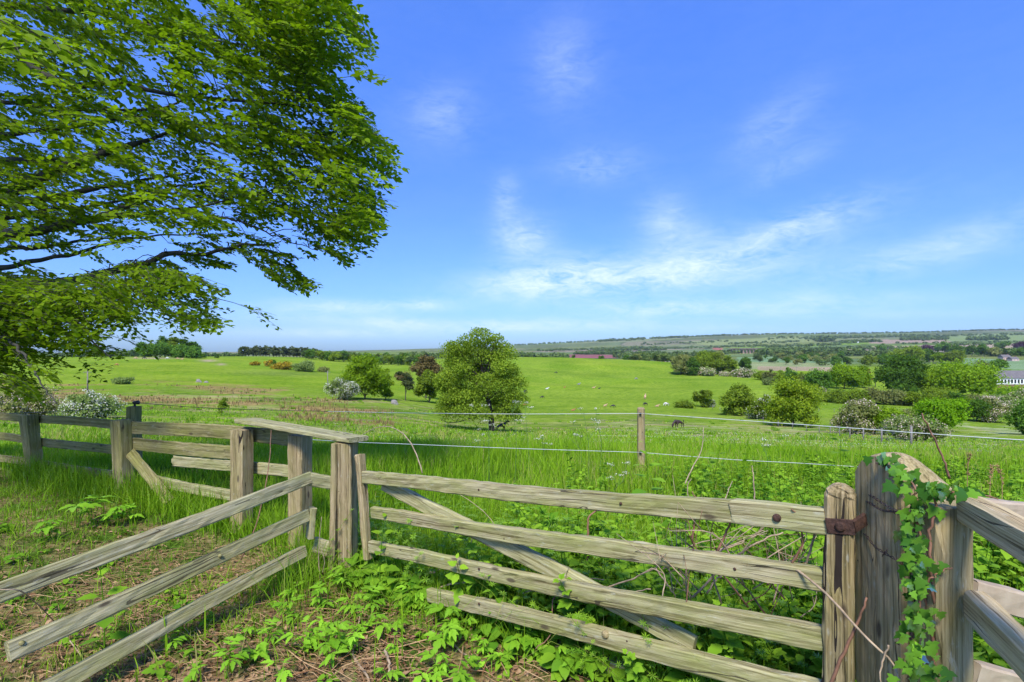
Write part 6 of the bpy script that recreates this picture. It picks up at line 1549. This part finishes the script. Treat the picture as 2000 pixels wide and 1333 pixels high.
# ------------------------------------------------------------------ buildings and works
BRICK = plain('red_brown_brick', (.24, .12, .085), .9, 0, .4, 1.5); SLATE = plain('grey_brown_roof', (.15, .135, .125), .85, 0, .35, .8)
WHITEP = plain('white_paint', (.80, .80, .78), .5, 0, .05); GLASS = plain('dark_window_glass', (.018, .022, .028), .45); PINKW = plain('pinkish_render', (.52, .37, .31), .9, 0, .2, .5)
SAND = plain('red_sandstone', (.34, .24, .18), .9, 0, .35, .15); STONEW = plain('pale_farm_wall', (.62, .60, .56), .9, 0, .15, .5)
def box(name, parent, c, d, mat, bev=0.0):
    x, y, z = np.array(d) / 2
    V = [(sx * x + c[0], sy * y + c[1], sz * z + c[2]) for sx in (-1, 1) for sy in (-1, 1) for sz in (-1, 1)]
    Fc = [(0, 1, 3, 2), (4, 6, 7, 5), (0, 4, 5, 1), (2, 3, 7, 6), (0, 2, 6, 4), (1, 5, 7, 3)]
    m = bpy.data.meshes.new(name); m.from_pydata(V, [], Fc); m.update()
    return link(name, m, mat, parent)
def roof(name, parent, w, d, z, h, mat, hip=0.0, over=.35):
    w, d = w / 2 + over, d / 2 + over
    V = [(-w, -d, z), (w, -d, z), (w, d, z), (-w, d, z), (-w + hip, 0, z + h), (w - hip, 0, z + h)]
    Fc = [(0, 1, 5, 4), (1, 2, 5), (2, 3, 4, 5), (3, 0, 4), (3, 2, 1, 0)]
    m = bpy.data.meshes.new(name); m.from_pydata(V, [], Fc); m.update(); return link(name, m, mat, parent)
# long hall with the white window band at the frame edge
g0, Y = ground(1962, 766); s = Y / F; px0, px1 = 1948, 2090
w = (px1 - px0) * s; xc = ((px0 + px1) / 2 - 1000) * s
hall = empty('hall', (xc, Y + 6, g0[2]), 'long single storey hall with a white window band and hipped grey roof', 'building')
H = 26 * s; d = 11.0
box('wall', hall, (0, 0, H * .5), (w, d, H), BRICK)
roof('roof', hall, w, d, H + .02, 15 * s, SLATE, hip=22 * s, over=.5)
box('window_band', hall, (0, -d / 2 - .06, H - 5.7 * s), (w - .2, .12, 11 * s), WHITEP)
n = 22
for k in range(n):
    x = -w / 2 + (k + .62) * w / n
    f = box('window', hall, (x, -d / 2 - .10, H - 5.5 * s), (4.5 * s, .2, 8.0 * s), WHITEP)
    box('pane', f, (x, -d / 2 - .21, H - 5.5 * s), (4.0 * s, .03, 7.4 * s), GLASS)
def cottage(px, py, wpx, hpx, rpx, wall, rf, label, Y=None, d=8.0, chim=True):
    if Y is None: g0, Y = ground(px, py)
    s = Y / F; X = (px - 1000) * s; z = float(height(X, Y))
    root = empty('house', (X, Y, z), label, 'house'); w, H = wpx * s, hpx * s
    box('wall', root, (0, 0, H / 2), (w, d, H), wall)
    rr = roof('roof', root, w, d, H + .02, rpx * s, rf)
    if chim: box('chimney', rr, (w * .35, 0, H + rpx * s), (.9, .9, 2.2), BRICK)
    for k in range(max(2, int(wpx / 5))):
        x = -w / 2 + (k + .5) * w / max(2, int(wpx / 5)); f = box('window', root, (x, -d / 2 - .03, H * .55), (1.3, .1, 1.5), WHITEP); box('pane', f, (x, -d / 2 - .09, H * .55), (1.0, .04, 1.2), GLASS)
cottage(1962, 692, 16, 7, 5, PINKW, SLATE, 'pink rendered house with gables among the village trees', Y=690)
cottage(1978, 693, 14, 4, 4, PINKW, SLATE, 'lower pinkish house adjoining the gabled one', Y=680)
cottage(1242, 690, 12, 4, 3, STONEW, SLATE, 'pale farmhouse among dark trees on the far hillside', Y=1720)
cottage(1258, 690, 9, 3.4, 2.2, STONEW, SLATE, 'pale farm shed beside the farmhouse on the far hillside', Y=1740, chim=False)
cottage(1184, 687, 10, 3, 2.4, STONEW, SLATE, 'grey farm steading at the end of the far hillside trees', Y=1900, chim=False)
cottage(1673, 663, 6, 2.4, 1.6, WHITEP, SLATE, 'tiny white cottage on the far moor slope', Y=2500, chim=False)
cottage(1549, 666, 6, 2.2, 1.6, STONEW, SLATE, 'tiny pale cottage above the valley wood', Y=2350, chim=False)
# viaduct
def viaduct():
    Y0 = 1500; p0 = np.array([(1428 - 1000) * 1.56, 1560.0]); p1 = np.array([(1486 - 1000) * 1.44, 1440.0])
    n = 9; d = p1 - p0; Ln = float(np.linalg.norm(d)); u = d / Ln
    zt = EYE - (681.5 - HY) * Y0 / F
    zb = min(float(height(*p0)), float(height(*p1)), float(height(*((p0 + p1) / 2)))) - 2
    root = empty('viaduct', (float(p0[0]), float(p0[1]), zb), 'red sandstone railway viaduct of tall arches crossing the valley', 'viaduct', rz=math.atan2(u[1], u[0]))
    H = zt - zb; sp = Ln / n
    box('deck', root, (Ln / 2, 0, H - .8), (Ln + 16, 5.5, 1.6), SAND); box('parapet', root, (Ln / 2, -2.5, H + .45), (Ln + 16, .5, .9), SAND)
    for k in range(n + 1):
        m = bpy.data.meshes.new('pier'); x = k * sp; a, b = 1.9, 1.2; zt2 = H - 5
        V = [(x + sx * (a if z == 0 else b), sy * (3 if z == 0 else 2.3), z) for z in (0, zt2) for sx in (-1, 1) for sy in (-1, 1)]
        m.from_pydata(V, [], [(0, 1, 3, 2), (4, 6, 7, 5), (0, 4, 5, 1), (2, 3, 7, 6), (0, 2, 6, 4), (1, 5, 7, 3)]); m.update(); link('pier', m, SAND, root)
    for k in range(n):      # arch spandrels
        x0, x1 = k * sp + 1.2, (k + 1) * sp - 1.2; cx, rr = (x0 + x1) / 2, (x1 - x0) / 2; hh = 3.4
        V, Fc = [], []
        A = np.linspace(PI, 0, 13)
        for y in (-2.3, 2.3):
            for a in A: V.append((cx + rr * math.cos(a), y, H - 5 + hh * math.sin(a)))
            for a in A: V.append((cx + rr * 1.0 * math.cos(a), y, H - 1.6))
        for y in (0, 26):
            for q in range(12): Fc.append((y + q, y + q + 1, y + 13 + q + 1, y + 13 + q) if y == 0 else (y + q, y + 13 + q, y + 13 + q + 1, y + q + 1))
        for q in range(12): Fc.append((q, 26 + q, 27 + q, q + 1))
        m = bpy.data.meshes.new('arch'); m.from_pydata(V, [], Fc); m.update(); link('arch', m, SAND, root)
viaduct()
POLE = plain('grey_pole_wood', (.22, .20, .175), .9, 0, .3, 3)
for (px, py, hpx, lab) in ((171, 766, 42, 'utility pole standing in the rushes above the white hawthorn'), (640, 757, 32, 'utility pole beside the white hawthorn at the sycamore'), (1525, 732, 15, 'short dark pole on the tan edge of the pale crop field'), (1556, 734, 17, 'pale pole behind the hedge by the crop field')):
    g0, Y = ground(px, py); s = Y / F; H = hpx * s
    root = empty('utility_pole', tuple(g0), lab, 'pole')
    g = G(); g.add(*tube([(0, 0, -.5), (0, 0, H)], [.16, .11], 8)); link('pole', g.mesh('pole'), POLE, root)
    g = G(); g.add(*tube([(-.9, 0, H - .4), (.9, 0, H - .4)], .06, 5)); link('crossarm', g.mesh('crossarm'), POLE, root)
# stock fences of the lower field
def stockfence(pts_, label, n, h=1.1):
    P = [ground(*q)[0] for q in pts_]; A = smooth_path(P, n); A[:, 2] = height(A[:, 0], A[:, 1])
    root = empty('stock_fence', tuple(A[0]), label, 'fence')
    for a in A:
        g = G(); g.add(*tube([(a[0], a[1], a[2] - .2), (a[0], a[1], a[2] + h)], .055, 6)); link('post', g.mesh('post'), POLE, root, WI)
    for z in (.35, .7, 1.02):
        g = G(); g.add(*tube(A + np.array([0, 0, z * h]), .008, 4)); link('strand', g.mesh('strand'), WIRE, root, WI)
stockfence([(1392, 800), (1440, 812), (1520, 834), (1600, 846), (1660, 856), (1780, 872)], 'thin stock fence passing under the golden willow and the hawthorns', 16)
stockfence([(1500, 796), (1620, 806), (1700, 802), (1800, 808)], 'thin wire fence along the strip of meadow below the hedge bank', 12)
g0, Y = ground(1930, 894); root = empty('paddock_rails', tuple(g0), 'short stretch of grey wooden paddock railing over the ivy post', 'fence')
for px in (1915, 1930, 1950, 1974):
    a, Y2 = ground(px, 894); g = G(); g.add(*tube([(a[0], Y, a[2] - .2), (a[0], Y, a[2] + 12 * Y / F)], .07, 6)); link('post', g.mesh('post'), POLE, root, WI)
for z in (5, 9):
    a, b = ground(1900, 894)[0], ground(2010, 894)[0]; g = G(); g.add(*tube([(a[0], Y, a[2] + z * Y / F), (b[0], Y, b[2] + z * Y / F)], .05, 5)); link('rail', g.mesh('rail'), POLE, root, WI)
# stones
def stone(px, py, wpx, hpx, label, seed):
    g0, Y = ground(px, py); s = Y / F; r = np.random.default_rng(seed)
    import bmesh
    bm = bmesh.new(); bmesh.ops.create_icosphere(bm, subdivisions=3, radius=1)
    ph = r.uniform(0, 6, 6)
    for v in bm.verts:
        f = 1 + .18 * math.sin(3 * v.co.x + ph[0]) + .15 * math.sin(4 * v.co.y + ph[1]) + .12 * math.sin(5 * v.co.z + 3 * v.co.x + ph[2])
        v.co = Vector((v.co.x * wpx * s / 2 * f, v.co.y * wpx * s / 3 * f, max(-.2, v.co.z) * hpx * s * f))
    m = bpy.data.meshes.new('boulder'); bm.to_mesh(m); bm.free()
    o = link('boulder', m, ROCK, None, Matrix.Translation(g0)); tag(o, label, 'boulder')
stone(771, 790, 15, 9, 'pale boulder lying in the grass below the thin pine', 1)
stone(388, 747, 12, 5, 'low pale rock outcrop on the hillside above the rushes', 2)
stone(402, 748, 9, 3, 'flatter small rock next to the low outcrop', 3)

# ------------------------------------------------------------------ camera, light, sky, air
cam = bpy.data.cameras.new('camera'); co = bpy.data.objects.new('camera', cam); COL.objects.link(co)
cam.lens = 18.0; cam.sensor_width = 36.0; cam.clip_start = 0.05; cam.clip_end = 30000
cam.shift_y = (HY - 666.5) / 2000.0
co.location = (0, 0, EYE); co.rotation_euler = (PI / 2, 0, 0)
SC.camera = co

SUN_EL, SUN_AZ = math.radians(50), math.radians(190)      # azimuth from +Y towards +X
sun = bpy.data.lights.new('sun', 'SUN'); so = bpy.data.objects.new('sun', sun); COL.objects.link(so)
sun.energy = 3.25; sun.angle = math.radians(14.0); sun.color = (1.0, 0.94, 0.82)
sd_ = Vector((math.sin(SUN_AZ) * math.cos(SUN_EL), math.cos(SUN_AZ) * math.cos(SUN_EL), math.sin(SUN_EL)))
so.rotation_euler = (-sd_).to_track_quat('-Z', 'Y').to_euler(); so.location = (20, -20, 40)

hz = bpy.data.meshes.new('haze'); hx, y0, y1, z0, z1 = 9800, -400, 5750, -60, 330
hz.from_pydata([(x, y, z) for x in (-hx, hx) for y in (y0, y1) for z in (z0, z1)], [], [(0, 1, 3, 2), (4, 6, 7, 5), (0, 4, 5, 1), (2, 3, 7, 6), (0, 2, 6, 4), (1, 5, 7, 3)]); hz.update()
hm, nt, out = new_mat('haze_air'); pv = N(nt, 'ShaderNodeVolumePrincipled', inp={'Color': (.80, .88, 1.0, 1), 'Density': .00004, 'Anisotropy': 0.2}); L(nt, pv.outputs[0], out.inputs['Volume'])
tag(link('haze', hz, hm), kind='stuff')

wd = bpy.data.worlds.new('World'); SC.world = wd; wd.use_nodes = True
nt = wd.node_tree; nt.nodes.clear()
out = nt.nodes.new('ShaderNodeOutputWorld'); bg = N(nt, 'ShaderNodeBackground', inp={1: 0.10})
sky = N(nt, 'ShaderNodeTexSky', sky_type='NISHITA', sun_disc=False, sun_elevation=SUN_EL, sun_rotation=SUN_AZ, air_density=1.0, dust_density=0.6, ozone_density=2.0)
tc = N(nt, 'ShaderNodeTexCoord'); sep = N(nt, 'ShaderNodeSeparateXYZ'); L(nt, tc.outputs['Generated'], sep.inputs[0])
def M_(op, a, b=None, c=None):
    n = N(nt, 'ShaderNodeMath', operation=op)
    for k, v in enumerate((a, b, c)):
        if v is None: continue
        if isinstance(v, (int, float)): n.inputs[k].default_value = v
        else: L(nt, v, n.inputs[k])
    return n.outputs[0]
az = M_('ARCTAN2', sep.outputs[0], sep.outputs[1]); el = M_('ARCSINE', sep.outputs[2])
cbx = N(nt, 'ShaderNodeCombineXYZ'); L(nt, M_('MULTIPLY', az, 3.0), cbx.inputs[0]); L(nt, M_('MULTIPLY', el, 9.0), cbx.inputs[1])
w1 = N(nt, 'ShaderNodeTexNoise', inp={'Scale': 1.6, 'Detail': 7.0, 'Roughness': .6, 'Distortion': .4}); L(nt, cbx.outputs[0], w1.inputs['Vector'])
w2 = N(nt, 'ShaderNodeTexNoise', inp={'Scale': 6.0, 'Detail': 6.0, 'Roughness': .75, 'Distortion': 1.2}); L(nt, cbx.outputs[0], w2.inputs['Vector'])
acc = None
for (px, py, hw, hh, amp, ang) in ((1105, 130, 55, 55, .30, 0), (860, 228, 60, 40, .30, 0), (1165, 325, 70, 24, .42, 0), (1510, 245, 80, 34, .28, -.5), (1535, 325, 80, 22, .25, -.4), (988, 395, 22, 36, .5, 0), (1025, 470, 46, 34, .75, 0), (1298, 432, 40, 40, .5, -.7), (1560, 437, 110, 22, .75, -.25),
                                   (1090, 545, 120, 30, 1.25, -.12), (1250, 545, 260, 26, .75, -.03), (1430, 505, 190, 26, .6, -.22), (1340, 490, 70, 34, .45, -.3), (1280, 603, 110, 13, 1.1, 0), (1900, 455, 190, 26, .35, -.25), (1750, 520, 190, 24, .35, -.2), (680, 600, 120, 11, .8, 0), (770, 632, 90, 9, .85, 0), (1100, 635, 160, 12, .7, 0), (640, 650, 160, 8, .6, 0), (1600, 590, 180, 14, .55, 0), (1500, 610, 150, 10, .4, 0), (830, 595, 60, 10, .7, 0), (950, 640, 120, 9, .8, 0), (560, 620, 140, 12, .35, 0), (1750, 615, 160, 8, .25, 0), (1420, 640, 160, 8, .35, 0)):
    v = unit(pt(px, py, 1.0) - np.array([0, 0, EYE])); a0 = math.atan2(v[0], v[1]); e0 = math.asin(v[2])
    sa = hw / F * math.cos(a0) ** 2; se = hh / F * math.cos(a0)
    da, de = M_('SUBTRACT', az, a0), M_('SUBTRACT', el, e0); c, s = math.cos(ang), math.sin(-ang)
    u = M_('MULTIPLY_ADD', da, c / sa, M_('MULTIPLY', de, s / sa)); q = M_('MULTIPLY_ADD', de, c / se, M_('MULTIPLY', da, -s / se))
    d2 = M_('ADD', M_('MULTIPLY', u, u), M_('MULTIPLY', q, q))
    gsn = M_('MULTIPLY', M_('EXPONENT', M_('MULTIPLY', d2, -.75)), amp)
    acc = gsn if acc is None else M_('ADD', acc, gsn)
acc = M_('ADD', acc, .03)
nn = M_('ADD', M_('MULTIPLY', w1.outputs[0], .55), M_('MULTIPLY', w2.outputs[0], .45))
mr = N(nt, 'ShaderNodeMapRange', inp={1: .36, 2: .68, 3: .0, 4: .95}); L(nt, nn, mr.inputs[0])
cf = M_('MULTIPLY', acc, mr.outputs[0]); cf = M_('MINIMUM', cf, .85)
tint = N(nt, 'ShaderNodeMixRGB', blend_type='MULTIPLY', inp={0: 1.0, 2: (1.0, 1.0, 1.0, 1)}); L(nt, sky.outputs[0], tint.inputs[1])
tr_ = ramp(nt, [(0.0, (.38, .59, 1.05)), (.12, (.385, .605, 1.14)), (.28, (.42, .67, 1.36)), (.5, (.49, .82, 1.62)), (.85, (.64, 1.06, 2.08))]); L(nt, el, tr_.inputs[0]); L(nt, tr_.outputs[0], tint.inputs[2])
mixc = N(nt, 'ShaderNodeMixRGB', inp={2: (5.0, 5.9, 7.0, 1)}); L(nt, cf, mixc.inputs[0]); L(nt, tint.outputs[0], mixc.inputs[1])
L(nt, mixc.outputs[0], bg.inputs[0]); L(nt, bg.outputs[0], out.inputs[0])

SC.view_settings.view_transform = 'Standard'; SC.view_settings.look = 'None'; SC.view_settings.exposure = 0.96; SC.view_settings.gamma = 1.0
SC.render.engine = 'CYCLES'
cy = SC.cycles
cy.max_bounces = 5; cy.diffuse_bounces = 3; cy.glossy_bounces = 2; cy.transmission_bounces = 3; cy.transparent_max_bounces = 4; cy.volume_bounces = 0
cy.use_adaptive_sampling = True; cy.adaptive_threshold = 0.02; cy.use_denoising = True
cy.caustics_reflective = False; cy.caustics_refractive = False; cy.sample_clamp_indirect = 4.0
